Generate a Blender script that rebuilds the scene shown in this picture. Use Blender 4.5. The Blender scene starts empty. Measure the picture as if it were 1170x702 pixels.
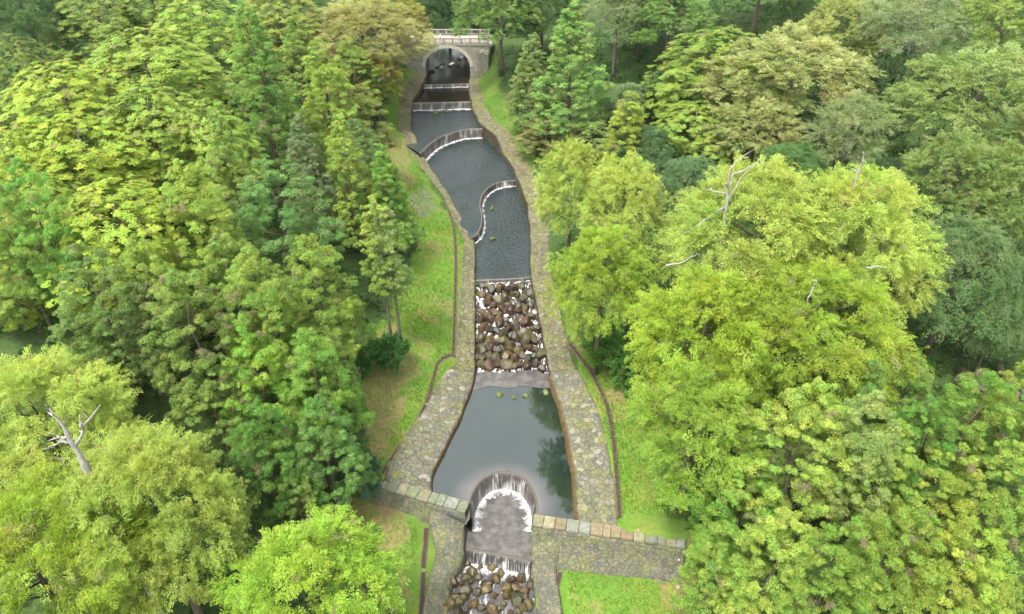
import bpy, bmesh, math, random
import numpy as np
from mathutils import Vector
R = math.radians
HAZE = .00003
random.seed(7)
rng = np.random.default_rng(11)
S = bpy.context.scene
COL = S.collection

# ------------------------------------------------------------------ camera and picture geometry
H, PITCH, F = 60.0, R(35.0), 800.0           # camera height, tilt, focal length in photo pixels
CP, SP = math.cos(PITCH), math.sin(PITCH)

def ray(px, py):
    a, b = (px - 585.0) / F, (351.0 - py) / F
    return np.array([a, CP + b * SP, -SP + b * CP])

def at(px, py, z):                           # point of the horizontal plane z seen at a photo pixel
    d = ray(px, py); t = (z - H) / d[2]
    return np.array([d[0] * t, d[1] * t, z])

def at_y(px, py, Y):                         # point of the vertical plane at distance Y
    d = ray(px, py); t = Y / d[1]
    return np.array([d[0] * t, Y, H + d[2] * t])

def depth(p): return p[1] * CP + (H - p[2]) * SP

def proj(X, Y, Z):
    d = Y * CP + (H - Z) * SP
    d = np.maximum(d, 0.1)
    v = Y * SP - (H - Z) * CP
    return 585.0 + F * X / d, 351.0 - F * v / d

# ------------------------------------------------------------------ stream levels
Z_LOW, Z_BAS, Z1, Z2, Z3, Z4, Z5, Z6 = -4.2, -2.4, 0.0, 4.0, 5.1, 7.0, 8.6, 9.3

def edge(lst):
    a = np.array([at(*p) for p in lst]); o = np.argsort(a[:, 1]); return a[o]
EL = edge([(494, 575, 0), (492, 556, 0), (498, 535, 0), (512, 508, 0), (528, 475, 0), (541, 440, 0), (543, 422, .3), (543, 318, 4), (543, 280, 4),
           (531, 255, 5.1), (515, 228, 5.1), (497, 203, 5.1), (481, 176, 5.6), (470, 152, 7), (470, 130, 7), (473, 116, 8.6), (484, 99, 9.0),
           (487, 90, 9.3), (488, 78, 9.3), (489, 60, 9.3)])
ER = edge([(661, 600, 0), (659, 560, 0), (653, 520, 0), (645, 480, 0), (632, 440, 0), (626, 420, .3), (612, 345, 3), (606, 318, 4), (606, 270, 4),
           (602, 240, 4), (592, 213, 4.6), (585, 193, 5.1), (566, 168, 5.1), (549, 148, 6.5), (541, 130, 7), (537, 115, 8.6), (536, 99, 9.0),
           (537, 90, 9.3), (537, 78, 9.3), (535, 60, 9.3)])
LL = edge([(505, 740, -4.2), (512, 695, -4.2), (518, 664, -4.2), (531, 638, -2.6), (533, 600, -2.4), (538, 560, -2.4)])
LR = edge([(620, 740, -4.2), (613, 700, -4.2), (608, 668, -4.2), (605, 645, -2.6), (609, 600, -2.4), (611, 560, -2.4)])
def zlev(A): return A[:, 1], A[:, 2]
_lv = np.array(sorted([(at(575, 440, 0)[1], 0.0), (at(575, 425, .2)[1], .2), (at(575, 318, 4)[1], 4.0), (at(575, 262, 4)[1], 4.2), (at(560, 225, 5)[1], 5.1),
        (at(520, 178, 5.1)[1], 5.3), (at(520, 160, 7)[1], 7.0), (at(505, 127, 7)[1], 7.1), (at(505, 118, 8.6)[1], 8.6), (at(510, 96, 9.2)[1], 9.2), (at(510, 80, 9.3)[1], 9.3), (420.0, 15.0)]))
WALL_L0, WALL_L1 = at(433, 551, .9), at(534, 580, .9)
WALL_R0, WALL_R1 = at(609, 594, .9), at(783, 620, .9)
_wx = [-60, WALL_L0[0], WALL_L1[0], WALL_R0[0], WALL_R1[0], 60]
_wy = [WALL_L0[1] + 6, WALL_L0[1], WALL_L1[1], WALL_R0[1], WALL_R1[1], WALL_R1[1] - 6]
U_C, U_R = (at(574, 575, 0)[0], at(574, 574, 0)[1]), (at(611, 575, 0)[0] - at(537, 575, 0)[0]) / 2
def y_wall(X): return np.interp(X, _wx, _wy)

def smooth(a, b, x):
    t = np.clip((x - a) / (b - a), 0, 1); return t * t * (3 - 2 * t)

def vnoise(X, Y, s, seed=0):
    r = np.random.default_rng(seed); out = 0; amp = 1.0
    for k in range(4):
        for j in range(3):
            th = r.uniform(0, 6.28); ph = r.uniform(0, 6.28); f = s * (1.9 ** k) * r.uniform(.8, 1.25)
            out = out + amp * np.sin((X * math.cos(th) + Y * math.sin(th)) * f + ph) / 3
        amp *= .5
    return out

AP_L_Y = [30, 47, 51.5, 56, 63, 68.5, 70.5, 90, 110, 135, 165, 200]
AP_L_W = [2.2, 5.0, 5.0, 4.9, 4.2, 3.8, 2.6, 2.0, 1.3, 2.6, 2.8, 2.8]
AP_R_W = [2.2, 4.0, 4.0, 4.1, 4.0, 3.6, 3.2, 2.9, 2.9, 3.0, 2.2, 2.2]
INNER = .75                                  # the steep inner face of the banks

def bank_coords(X, Y):
    up = Y > y_wall(X)
    xl = np.where(up, np.interp(Y, EL[:, 1], EL[:, 0]), np.interp(Y, LL[:, 1], LL[:, 0]))
    xr = np.where(up, np.interp(Y, ER[:, 1], ER[:, 0]), np.interp(Y, LR[:, 1], LR[:, 0]))
    lev = np.where(up, np.interp(Y, _lv[:, 0], _lv[:, 1]), np.interp(Y, [38, 43.4, 44.6, 50], [-4.4, -4.2, -2.4, -2.4]))
    return xl, xr, lev, up

def flat(Y): return .2 + .8 * smooth(49.5, 60, Y)
def ground(X, Y):
    X = np.asarray(X, float); Y = np.asarray(Y, float)
    xl, xr, lev, up = bank_coords(X, Y)
    dl = xl - X; dr = X - xr
    wl = np.interp(Y, AP_L_Y, AP_L_W); wr = np.interp(Y, AP_L_Y, AP_R_W)
    fl = flat(Y); tl = lev + INNER + .22 * fl * wl; tr = lev + INNER + .18 * fl * wr
    def far_left(d):
        d = np.maximum(d, 0)
        return .30 * np.minimum(d, 9) + .42 * np.clip(d - 9, 0, 22) + .1 * np.maximum(d - 31, 0)
    def far_right(d):
        d = np.maximum(d, 0)
        return .10 * np.minimum(d, 14) + .16 * np.clip(d - 14, 0, 60) + .25 * np.maximum(d - 60, 0)
    k = np.where(up, 1.0, .35)
    kr = np.where(up, 1.0, .4)
    zl = np.where(dl < wl, lev + INNER + .22 * fl * dl - .25, tl + far_left(dl - wl) * k)
    zr = np.where(dr < wr, lev + INNER + .18 * fl * dr - .25, tr + far_right(dr - wr) * kr)
    zin = np.minimum(lev, np.where(up, np.interp(Y - 10, _lv[:, 0], _lv[:, 1]), lev)) - 1.6
    zin = np.where((((X - U_C[0]) / (U_R + .7)) ** 2 + (np.maximum(Y - U_C[1], 0) / (U_R + .7)) ** 2 < 1) & (Y > 43), np.minimum(zin, -3.9), zin)
    md = smooth(146, 165, Y) * (1 - smooth(176, 190, Y)) * 4.6; zl = zl + md * smooth(2.5, 8, dl); zr = zr + md * smooth(2.3, 7, dr)
    zin = np.where(Y > 150, np.minimum(zin, 8.0), zin)
    z = np.where(dl > 0, zl, np.where(dr > 0, zr, zin))
    off = np.maximum(np.maximum(dl - wl, dr - wr), 0)
    z = z + vnoise(X, Y, .16, 3) * .28 * smooth(0, 8, off) + vnoise(X, Y, .9, 5) * .05 * smooth(0, 1.5, off)
    far = smooth(185, 330, Y)
    z = z + far * 26 + smooth(330, 900, Y) * 120
    return z

def ground1(x, y): return float(ground(np.array([x]), np.array([y]))[0])

def on_ground(px, py, dz=0):
    z = 2.0
    for i in range(40):
        p = at(px, py, min(z, 40)); z = .5 * z + .5 * (ground1(p[0], p[1]) + dz)
    return at(px, py, z)

# ------------------------------------------------------------------ materials
def new_mat(name):
    m = bpy.data.materials.new(name); m.use_nodes = True
    nt = m.node_tree; nt.nodes.clear()
    out = nt.nodes.new('ShaderNodeOutputMaterial')
    return m, nt, out
def N(nt, t, **kw):
    n = nt.nodes.new(t)
    for k, v in kw.items():
        if k.startswith('i_'):
            key = k[2:]; key = int(key) if key.isdigit() else key.replace('_', ' ')
            n.inputs[key].default_value = v
        else: setattr(n, k, v)
    return n
def ramp(nt, fac, stops, interp='LINEAR'):
    n = nt.nodes.new('ShaderNodeValToRGB'); cr = n.color_ramp; cr.interpolation = interp
    while len(cr.elements) < len(stops): cr.elements.new(.5)
    for e, (p, c) in zip(cr.elements, stops):
        e.position = p; e.color = (*c, 1) if len(c) == 3 else c
    nt.links.new(fac, n.inputs[0]); return n.outputs[0]
def noise(nt, vec, scale, detail=4, rough=.55, dist=0):
    n = N(nt, 'ShaderNodeTexNoise'); n.inputs['Scale'].default_value = scale; n.inputs['Detail'].default_value = detail
    n.inputs['Roughness'].default_value = rough; n.inputs['Distortion'].default_value = dist
    if vec is not None: nt.links.new(vec, n.inputs['Vector'])
    return n.outputs['Fac']
def mixc(nt, fac, a, b, mode='MIX'):
    n = nt.nodes.new('ShaderNodeMix'); n.data_type = 'RGBA'; n.blend_type = mode
    for s, v in ((n.inputs[0], fac), (n.inputs[6], a), (n.inputs[7], b)):
        if isinstance(v, (int, float)): s.default_value = v
        elif isinstance(v, tuple): s.default_value = (*v, 1)
        else: nt.links.new(v, s)
    return n.outputs[2]
def math_(nt, op, a, b=0.0, clamp=False):
    n = nt.nodes.new('ShaderNodeMath'); n.operation = op; n.use_clamp = clamp
    for s, v in ((n.inputs[0], a), (n.inputs[1], b)):
        if isinstance(v, (int, float)): s.default_value = v
        else: nt.links.new(v, s)
    return n.outputs[0]
def maprange(nt, v, a, b, c=0., d=1.):
    n = nt.nodes.new('ShaderNodeMapRange'); nt.links.new(v, n.inputs[0])
    for i, x in enumerate((a, b, c, d)): n.inputs[i + 1].default_value = x
    return n.outputs[0]
def pos(nt): return N(nt, 'ShaderNodeNewGeometry').outputs['Position']
def objco(nt): return N(nt, 'ShaderNodeTexCoord').outputs['Object']
def attr(nt, name, kind='GEOMETRY'):
    return N(nt, 'ShaderNodeAttribute', attribute_name=name, attribute_type=kind)
def objcol(nt): return N(nt, 'ShaderNodeObjectInfo').outputs['Color']
def objrnd(nt): return N(nt, 'ShaderNodeObjectInfo').outputs['Random']
def mapping(nt, vec, sc):
    n = nt.nodes.new('ShaderNodeMapping'); n.inputs['Scale'].default_value = sc; nt.links.new(vec, n.inputs['Vector']); return n.outputs[0]
def principled(nt, out, col, rough=.8, bump=None, bstr=.3, bdist=.1, spec=.3, ior=None):
    p = nt.nodes.new('ShaderNodeBsdfPrincipled')
    if isinstance(col, tuple): p.inputs['Base Color'].default_value = (*col, 1)
    else: nt.links.new(col, p.inputs['Base Color'])
    if isinstance(rough, (int, float)): p.inputs['Roughness'].default_value = rough
    else: nt.links.new(rough, p.inputs['Roughness'])
    p.inputs['Specular IOR Level'].default_value = spec
    if ior: p.inputs['IOR'].default_value = ior
    if bump is not None:
        b = nt.nodes.new('ShaderNodeBump'); b.inputs['Strength'].default_value = bstr; b.inputs['Distance'].default_value = bdist
        nt.links.new(bump, b.inputs['Height']); nt.links.new(b.outputs[0], p.inputs['Normal'])
    if out is not None: nt.links.new(p.outputs[0], out.inputs[0])
    return p

def leaf_material(name, trans=.42):
    m, nt, out = new_mat(name)
    a = attr(nt, 'leafvar'); sep = N(nt, 'ShaderNodeSeparateColor'); nt.links.new(a.outputs['Color'], sep.inputs[0])
    hsv = N(nt, 'ShaderNodeHueSaturation'); nt.links.new(objcol(nt), hsv.inputs['Color'])
    nt.links.new(maprange(nt, sep.outputs[1], 0, 1, .535, .465), hsv.inputs['Hue'])
    nt.links.new(maprange(nt, sep.outputs[0], 0, 1, .72, 1.60), hsv.inputs['Value'])
    c = mixc(nt, sep.outputs[2], hsv.outputs[0], (.20, .145, .10))
    n1 = noise(nt, pos(nt), .22, 2)
    c = mixc(nt, maprange(nt, n1, .35, .7), c, mixc(nt, 1.0, c, (.80, .92, .85), 'MULTIPLY'))
    p = principled(nt, None, c, .55, spec=.25)
    t = N(nt, 'ShaderNodeBsdfTranslucent'); nt.links.new(mixc(nt, 1.0, c, (1.3, 1.3, .8), 'MULTIPLY'), t.inputs[0])
    mx = N(nt, 'ShaderNodeMixShader'); mx.inputs[0].default_value = trans
    nt.links.new(p.outputs[0], mx.inputs[1]); nt.links.new(t.outputs[0], mx.inputs[2]); nt.links.new(mx.outputs[0], out.inputs[0])
    return m
M = {}
M['leaf'] = leaf_material('foliage')
def bark(name, c1, c2):
    m, nt, out = new_mat(name); v = mapping(nt, objco(nt), (6, 6, 1.2)); n = noise(nt, v, 1.5, 6, .65)
    principled(nt, out, ramp(nt, n, [(.3, c1), (.7, c2)]), .9, n, .6, .05); return m
M['bark'] = bark('brown_bark', (.035, .028, .018), (.10, .082, .056))
M['bark_red'] = bark('reddish_bark', (.10, .055, .035), (.26, .17, .12))
M['bark_pale'] = bark('bleached_wood', (.24, .215, .19), (.55, .52, .48))
M['bark_grey'] = bark('grey_bark', (.06, .052, .042), (.14, .125, .105))

def ground_mat():
    m, nt, out = new_mat('ground_soil_and_grass')
    P = pos(nt); a = attr(nt, 'cover'); sep = N(nt, 'ShaderNodeSeparateColor'); nt.links.new(a.outputs['Color'], sep.inputs[0])
    n1 = noise(nt, P, .35, 6, .6); n2 = noise(nt, P, 2.2, 5, .65); n3 = noise(nt, P, .12, 3)
    grass = ramp(nt, n2, [(.25, (.036, .085, .010)), (.5, (.062, .128, .014)), (.75, (.105, .160, .026))])
    grass = mixc(nt, maprange(nt, n1, .42, .68), grass, mixc(nt, .65, grass, (.135, .125, .032)))
    grass = mixc(nt, maprange(nt, n3, .40, .62), grass, mixc(nt, .6, grass, (.05, .105, .017)))
    n4 = noise(nt, P, 9.0, 3, .7); grass = mixc(nt, .8, grass, mixc(nt, 1.0, grass, ramp(nt, n4, [(.25, (.55, .6, .5)), (.75, (1.5, 1.45, 1.5))]), 'MULTIPLY'))
    soil = ramp(nt, n2, [(.3, (.095, .062, .034)), (.6, (.165, .112, .06)), (.8, (.21, .16, .095))])
    bare = math_(nt, 'ADD', sep.outputs[1], maprange(nt, noise(nt, P, .7, 5, .7), .56, .74, 0, .75))
    bare = math_(nt, 'MULTIPLY', maprange(nt, math_(nt, 'ADD', bare, math_(nt, 'MULTIPLY', n2, .5)), .50, 1.0), 1.0, True)
    lawn = mixc(nt, bare, grass, soil)
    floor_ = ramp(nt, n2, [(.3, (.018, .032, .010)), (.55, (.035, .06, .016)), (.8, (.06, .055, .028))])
    rock = ramp(nt, noise(nt, P, 1.4, 8, .7), [(.3, (.045, .042, .03)), (.7, (.14, .13, .10))])
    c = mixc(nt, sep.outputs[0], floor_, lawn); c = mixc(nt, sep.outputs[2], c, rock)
    principled(nt, out, c, .95, n2, .6, .15, spec=.1); return m
M['ground'] = ground_mat()

def stone_mat(name, cols, scale, mortar=(.07, .068, .045), moss=.45, stain=False, tint=False, size3=(1, 1, 1), joint=.06, wetc=((.022, .016, .008), (.080, .045, .014), (.060, .055, .022))):
    m, nt, out = new_mat(name); P = pos(nt)
    V = mapping(nt, P, size3)
    wob = N(nt, 'ShaderNodeTexNoise'); wob.inputs['Scale'].default_value = 1.6; nt.links.new(P, wob.inputs['Vector'])
    vadd = N(nt, 'ShaderNodeVectorMath', operation='MULTIPLY_ADD'); nt.links.new(wob.outputs['Color'], vadd.inputs[0])
    vadd.inputs[1].default_value = (.55, .55, .55); nt.links.new(V, vadd.inputs[2])
    v1 = N(nt, 'ShaderNodeTexVoronoi', feature='F1'); v1.inputs['Scale'].default_value = scale; nt.links.new(vadd.outputs[0], v1.inputs['Vector'])
    v2 = N(nt, 'ShaderNodeTexVoronoi', feature='DISTANCE_TO_EDGE'); v2.inputs['Scale'].default_value = scale; nt.links.new(vadd.outputs[0], v2.inputs['Vector'])
    sc = N(nt, 'ShaderNodeSeparateColor'); nt.links.new(v1.outputs['Color'], sc.inputs[0])
    base = ramp(nt, sc.outputs[0], [(i / (len(cols) - 1), c) for i, c in enumerate(cols)])
    n = noise(nt, P, 3.5, 6, .65)
    base = mixc(nt, .8, base, mixc(nt, 1.0, base, ramp(nt, n, [(.2, (.35, .35, .33)), (.8, (1.45, 1.45, 1.4))]), 'MULTIPLY'))
    nm = noise(nt, P, .5, 5, .65)
    base = mixc(nt, maprange(nt, nm, .45, .72, 0, moss), base, (.115, .125, .03))
    jm = maprange(nt, v2.outputs['Distance'], 0, joint, 1, 0)
    jm = math_(nt, 'MULTIPLY', jm, maprange(nt, noise(nt, P, .9, 4), .36, .62, .15, 1))
    c = mixc(nt, jm, base, mortar)
    if stain:
        a = attr(nt, 'wet'); w = math_(nt, 'MULTIPLY', a.outputs['Fac'], maprange(nt, n, .25, .5, .6, 1))
        c = mixc(nt, w, c, ramp(nt, noise(nt, P, 1.6, 5, .7), [(.3, wetc[0]), (.55, wetc[1]), (.75, wetc[2])]))
    if tint: c = mixc(nt, 1.0, c, objcol(nt), 'MULTIPLY')
    h = math_(nt, 'ADD', math_(nt, 'MULTIPLY', maprange(nt, v2.outputs['Distance'], 0, joint * 1.6), 1.0), math_(nt, 'MULTIPLY', n, .5))
    principled(nt, out, c, .85, h, .75, .10, spec=.25); return m
M['rubble'] = stone_mat('rubble_masonry', [(0.072, 0.067, 0.049), (0.097, 0.096, 0.078), (0.057, 0.060, 0.049), (0.130, 0.119, 0.092), (0.080, 0.081, 0.073), (0.101, 0.088, 0.062), (0.174, 0.159, 0.135), (0.067, 0.064, 0.043)], 1.5, stain=True, moss=.9, mortar=(.062, .058, .032), joint=.045)
M['mossy'] = stone_mat('mossy_cobble_bank', [(0.066, 0.059, 0.034), (0.101, 0.087, 0.049), (0.053, 0.051, 0.030), (0.136, 0.120, 0.079), (0.079, 0.071, 0.047), (0.114, 0.105, 0.079)], 1.7, moss=.75, stain=True, wetc=((.018, .015, .010), (.04, .03, .017), (.055, .045, .022)), mortar=(.035, .033, .016), joint=.07)
M['wallface'] = stone_mat('wall_masonry', [(0.074, 0.071, 0.050), (0.089, 0.088, 0.073), (0.062, 0.066, 0.053), (0.114, 0.103, 0.075), (0.099, 0.086, 0.061)], 2.1, moss=.6, stain=True, wetc=((.018, .015, .010), (.04, .03, .017), (.055, .045, .022)), mortar=(.08, .078, .045), joint=.05)
def plain_stone(name, spec=.25, rough=.85, sc=2.5, wet=False):
    m, nt, out = new_mat(name); P = objco(nt)
    n = noise(nt, pos(nt), sc, 7, .7); n2 = noise(nt, pos(nt), sc * .35, 3)
    c = mixc(nt, 1.0, objcol(nt), ramp(nt, n, [(.25, (.45, .44, .40)), (.5, (.95, .95, .93)), (.8, (1.45, 1.42, 1.35))]), 'MULTIPLY')
    c = mixc(nt, maprange(nt, n2, .5, .7, 0, .5), c, (.10, .11, .035) if not wet else (.12, .10, .03))
    principled(nt, out, c, rough, n, .7, .08, spec=spec); return m
M['stone'] = plain_stone('cut_stone')
M['boulder'] = plain_stone('wet_boulder', .35, .5, 1.6, True)

def water_mat(name, base, base2, ripple, rscale, rough=.06, ior=1.6, stretch=(1, 1, 1), mixscale=.25, foam=0.0, silt=False, bd=.06):
    m, nt, out = new_mat(name); P = mapping(nt, pos(nt), stretch)
    n = noise(nt, P, rscale, 4, .6, .4); k = noise(nt, pos(nt), mixscale, 4, .6)
    c = mixc(nt, maprange(nt, k, .4, .62), base, base2)
    r = rough
    if foam > 0:
        fl = noise(nt, mapping(nt, pos(nt), (2.6, .8, 1)), 1.1, 5, .7, .6)
        fm = maprange(nt, fl, .66 - foam * .2, .80 - foam * .2)
        c = mixc(nt, fm, c, (.45, .44, .44)); r = maprange(nt, fm, 0, 1, rough, .7)
    if silt:
        dv = N(nt, 'ShaderNodeVectorMath', operation='DISTANCE'); nt.links.new(pos(nt), dv.inputs[0]); dv.inputs[1].default_value = (U_C[0], U_C[1], 0)
        dd = math_(nt, 'ADD', dv.outputs['Value'], math_(nt, 'MULTIPLY', noise(nt, pos(nt), .5, 4), 1.6))
        c = mixc(nt, maprange(nt, dd, 4.2, 6.6, .85, 0), c, (.075, .064, .056))
    p = principled(nt, out, c, r, n, ripple, bd, spec=.5, ior=ior)
    if ripple > .6:
        b = p.inputs['Normal'].links[0].from_node; nt.links.new(maprange(nt, noise(nt, mapping(nt, pos(nt), (1, .5, 1)), .22, 3, .6), .36, .66, ripple * .5, ripple), b.inputs['Strength'])
    return m
M['pool'] = water_mat('calm_water', (.005, .011, .009), (.008, .015, .012), .05, 1.6, .03, 1.85, silt=True)
M['ripple'] = water_mat('rippled_water', (.008, .014, .014), (.012, .018, .018), 1.2, 1.7, .04, 1.58, (1.6, .8, 1), bd=.28)
M['dark_water'] = water_mat('dark_stream_water', (.006, .007, .005), (.016, .012, .007), .8, 2.0, .12, 1.33, (1, 1, 1), .5)
M['basin'] = water_mat('churned_water', (.045, .041, .039), (.080, .072, .068), .9, 3.2, .25, 1.4, (1, 1, 1), .9)
M['rapid'] = water_mat('white_rapids', (.035, .032, .032), (.065, .06, .06), .9, 3.0, .25, 1.4, (1, 1, 1), .8, foam=.5)
def cascade_mat():
    m, nt, out = new_mat('cascade_water'); P = pos(nt)
    fl = noise(nt, mapping(nt, P, (1.5, .55, .55)), 1.25, 6, .65, 1.2)
    f = maprange(nt, fl, .515, .585)
    c = mixc(nt, f, ramp(nt, noise(nt, P, 1.8, 5), [(.3, (.010, .007, .005)), (.7, (.04, .025, .015))]), (.42, .41, .415))
    principled(nt, out, c, maprange(nt, f, 0, 1, .2, .75), noise(nt, P, 4, 5), .8, .1, spec=.4); return m
M['cascade'] = cascade_mat()
def fall_mat(name, dens=.5, dark=(.045, .035, .028), white=(.60, .58, .58)):
    m, nt, out = new_mat(name); a = attr(nt, 'flow'); sx = N(nt, 'ShaderNodeSeparateXYZ'); nt.links.new(a.outputs['Vector'], sx.inputs[0])
    n1 = noise(nt, mapping(nt, a.outputs['Vector'], (8.5, .35, 1)), 1.0, 4, .75)
    n2 = noise(nt, mapping(nt, a.outputs['Vector'], (.8, .3, 1)), 1.0, 2, .5)
    th = math_(nt, 'ADD', math_(nt, 'MULTIPLY', n1, .65), math_(nt, 'MULTIPLY', n2, .35))
    th = math_(nt, 'ADD', th, math_(nt, 'MULTIPLY', sx.outputs[1], .035))
    f = maprange(nt, th, .60 - dens * .18, .72 - dens * .18)
    principled(nt, out, mixc(nt, f, dark, white), .45, n1, .4, .05, spec=.4); return m
M['fall'] = fall_mat('falling_water', .34, (.045, .038, .033), (.36, .35, .35))
M['fall_thick'] = fall_mat('thick_falling_water', .42, (.030, .026, .024), (.46, .45, .45))
def foam_mat():
    m, nt, out = new_mat('foam'); P = pos(nt); a = attr(nt, 'flow'); sx = N(nt, 'ShaderNodeSeparateXYZ'); nt.links.new(a.outputs['Vector'], sx.inputs[0])
    n = noise(nt, P, 3.2, 5, .7)
    f = maprange(nt, math_(nt, 'SUBTRACT', n, math_(nt, 'MULTIPLY', sx.outputs[1], .42)), .06, .52)
    p = principled(nt, None, (.52, .515, .52), .7, n, .5, .05)
    t = N(nt, 'ShaderNodeBsdfTransparent'); mx = N(nt, 'ShaderNodeMixShader'); nt.links.new(f, mx.inputs[0])
    nt.links.new(t.outputs[0], mx.inputs[1]); nt.links.new(p.outputs[0], mx.inputs[2]); nt.links.new(mx.outputs[0], out.inputs[0]); return m
M['foam'] = foam_mat()
def simple(name, col, rough=.8, sc=3.0, var=.35):
    m, nt, out = new_mat(name); n = noise(nt, pos(nt), sc, 5, .65)
    c = ramp(nt, n, [(.25, tuple(x * (1 - var) for x in col)), (.75, tuple(min(1, x * (1 + var)) for x in col))])
    principled(nt, out, c, rough, n, .3, .05); return m
M['concrete'] = simple('weathered_concrete', (.18, .172, .145))
M['conc_dark'] = simple('stained_concrete', (.13, .127, .10))
M['sill'] = simple('wet_dark_sill', (.07, .06, .05))
M['ring'] = simple('pale_arch_stone', (.31, .29, .24))
M['deck'] = simple('dusty_pink_paving', (.21, .18, .155))
M['gutter_bed'] = simple('damp_gutter_bed', (.03, .02, .014))
M['gutter_kerb'] = simple('rusty_brown_kerb', (.085, .055, .038), .9, 5, .75)
M['iron'] = simple('dark_railing', (.10, .095, .08))
M['skin'] = simple('skin', (.40, .25, .18), .6); M['hair'] = simple('dark_hair', (.02, .015, .012))
M['jeans'] = simple('dark_trousers', (.03, .035, .06)); M['shoe'] = simple('shoe', (.03, .03, .03))
M['red'] = simple('red_cloth', (.55, .05, .045), .8, 6, .15); M['white'] = simple('white_cloth', (.75, .74, .72), .8, 6, .1)
M['navy'] = simple('navy_cloth', (.035, .045, .10), .8, 6, .15); M['grey'] = simple('grey_cloth', (.16, .16, .17), .8, 6, .15)
M['redpaint'] = simple('red_paint', (.40, .06, .04)); M['whitepaint'] = simple('white_paint', (.7, .68, .64))

# ------------------------------------------------------------------ object helpers
def link(o, parent=None):
    COL.objects.link(o)
    if parent is not None: o.parent = parent
    return o
def tag(o, label=None, cat=None, group=None, kind=None):
    if label: o['label'] = label
    if cat: o['category'] = cat
    if group: o['group'] = group
    if kind: o['kind'] = kind
    return o
def empty(name, loc=(0, 0, 0), rz=0.0):
    o = bpy.data.objects.new(name, None); o.location = [float(v) for v in loc]; o.rotation_euler = (0, 0, rz); o.empty_display_size = .3
    return link(o)
def mesh_np(name, V, faces, mat, parent=None, smoothed=False, attrs=None):
    me = bpy.data.meshes.new(name); V = np.asarray(V, float)
    if isinstance(faces, np.ndarray):
        nf, k = faces.shape
        me.vertices.add(len(V)); me.vertices.foreach_set('co', V.astype(np.float32).ravel())
        me.loops.add(nf * k); me.loops.foreach_set('vertex_index', faces.astype(np.int32).ravel())
        me.polygons.add(nf); me.polygons.foreach_set('loop_start', np.arange(0, nf * k, k, dtype=np.int32))
        me.update(calc_edges=True)
    else:
        me.from_pydata([tuple(v) for v in V], [], faces); me.update()
    for m in (mat if isinstance(mat, (list, tuple)) else [mat]): me.materials.append(m)
    if smoothed: me.polygons.foreach_set('use_smooth', [True] * len(me.polygons))
    for an, (ty, data) in (attrs or {}).items():
        at_ = me.attributes.new(an, ty, 'POINT')
        at_.data.foreach_set({'FLOAT_COLOR': 'color', 'FLOAT_VECTOR': 'vector', 'FLOAT': 'value'}[ty], np.asarray(data, np.float32).ravel())
    o = bpy.data.objects.new(name, me)
    return link(o, parent)
def grid_faces(n, m):                        # n rows by m columns of points
    i = np.arange(n - 1)[:, None] * m + np.arange(m - 1)[None, :]
    return np.stack([i, i + 1, i + m + 1, i + m], -1).reshape(-1, 4)

class MB:
    def __init__(s): s.v = []; s.f = []
    def box(s, c, sz, rz=0.0, jit=0.0):
        b = len(s.v); cx, cy, cz = c; ca, sa = math.cos(rz), math.sin(rz)
        for dx in (-.5, .5):
            for dy in (-.5, .5):
                for dz in (-.5, .5):
                    x, y, z = dx * sz[0], dy * sz[1], dz * sz[2]
                    if jit: x += random.uniform(-jit, jit); y += random.uniform(-jit, jit); z += random.uniform(-jit, jit)
                    s.v.append((cx + x * ca - y * sa, cy + x * sa + y * ca, cz + z))
        for q in ((0, 1, 3, 2), (4, 6, 7, 5), (0, 4, 5, 1), (2, 3, 7, 6), (0, 2, 6, 4), (1, 5, 7, 3)): s.f.append([b + i for i in q])
    def tube(s, pts, rad, n=7):
        pts = [Vector(p) for p in pts]; b0 = len(s.v)
        for i, p in enumerate(pts):
            d = (pts[min(i + 1, len(pts) - 1)] - pts[max(i - 1, 0)]).normalized()
            u = d.cross(Vector((.31, .95, .1))).normalized(); w = d.cross(u)
            for k in range(n):
                a = 6.28319 * k / n; s.v.append(tuple(p + (u * math.cos(a) + w * math.sin(a)) * rad[i]))
        for i in range(len(pts) - 1):
            for k in range(n):
                a, b = b0 + i * n + k, b0 + i * n + (k + 1) % n; s.f.append([a, b, b + n, a + n])
        s.f.append([b0 + k for k in range(n)][::-1]); s.f.append([b0 + (len(pts) - 1) * n + k for k in range(n)])
    def build(s, name, mat, parent=None, smoothed=False):
        return mesh_np(name, np.array(s.v), s.f, mat, parent, smoothed)

# ------------------------------------------------------------------ ground sheet
def in_poly(px, py, poly):
    poly = np.array(poly, float); inside = np.zeros(px.shape, bool); j = len(poly) - 1
    for i in range(len(poly)):
        xi, yi = poly[i]; xj, yj = poly[j]
        c = ((yi > py) != (yj > py)) & (px < (xj - xi) * (py - yi) / (yj - yi + 1e-9) + xi); inside ^= c; j = i
    return inside
LAWNS = [[(440, 90), (478, 70), (486, 100), (470, 170), (545, 300), (548, 450), (440, 560), (410, 470), (425, 380), (465, 330), (478, 265), (440, 180)],
         [(540, 55), (566, 60), (575, 110), (603, 150), (612, 200), (620, 240), (560, 150), (538, 90)],
         [(640, 330), (668, 400), (700, 420), (760, 480), (790, 560), (790, 620), (690, 610), (660, 420)],
         [(420, 560), (540, 580), (540, 720), (470, 720), (400, 640), (390, 570)],
         [(600, 590), (800, 610), (800, 720), (600, 720)]]
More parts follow.
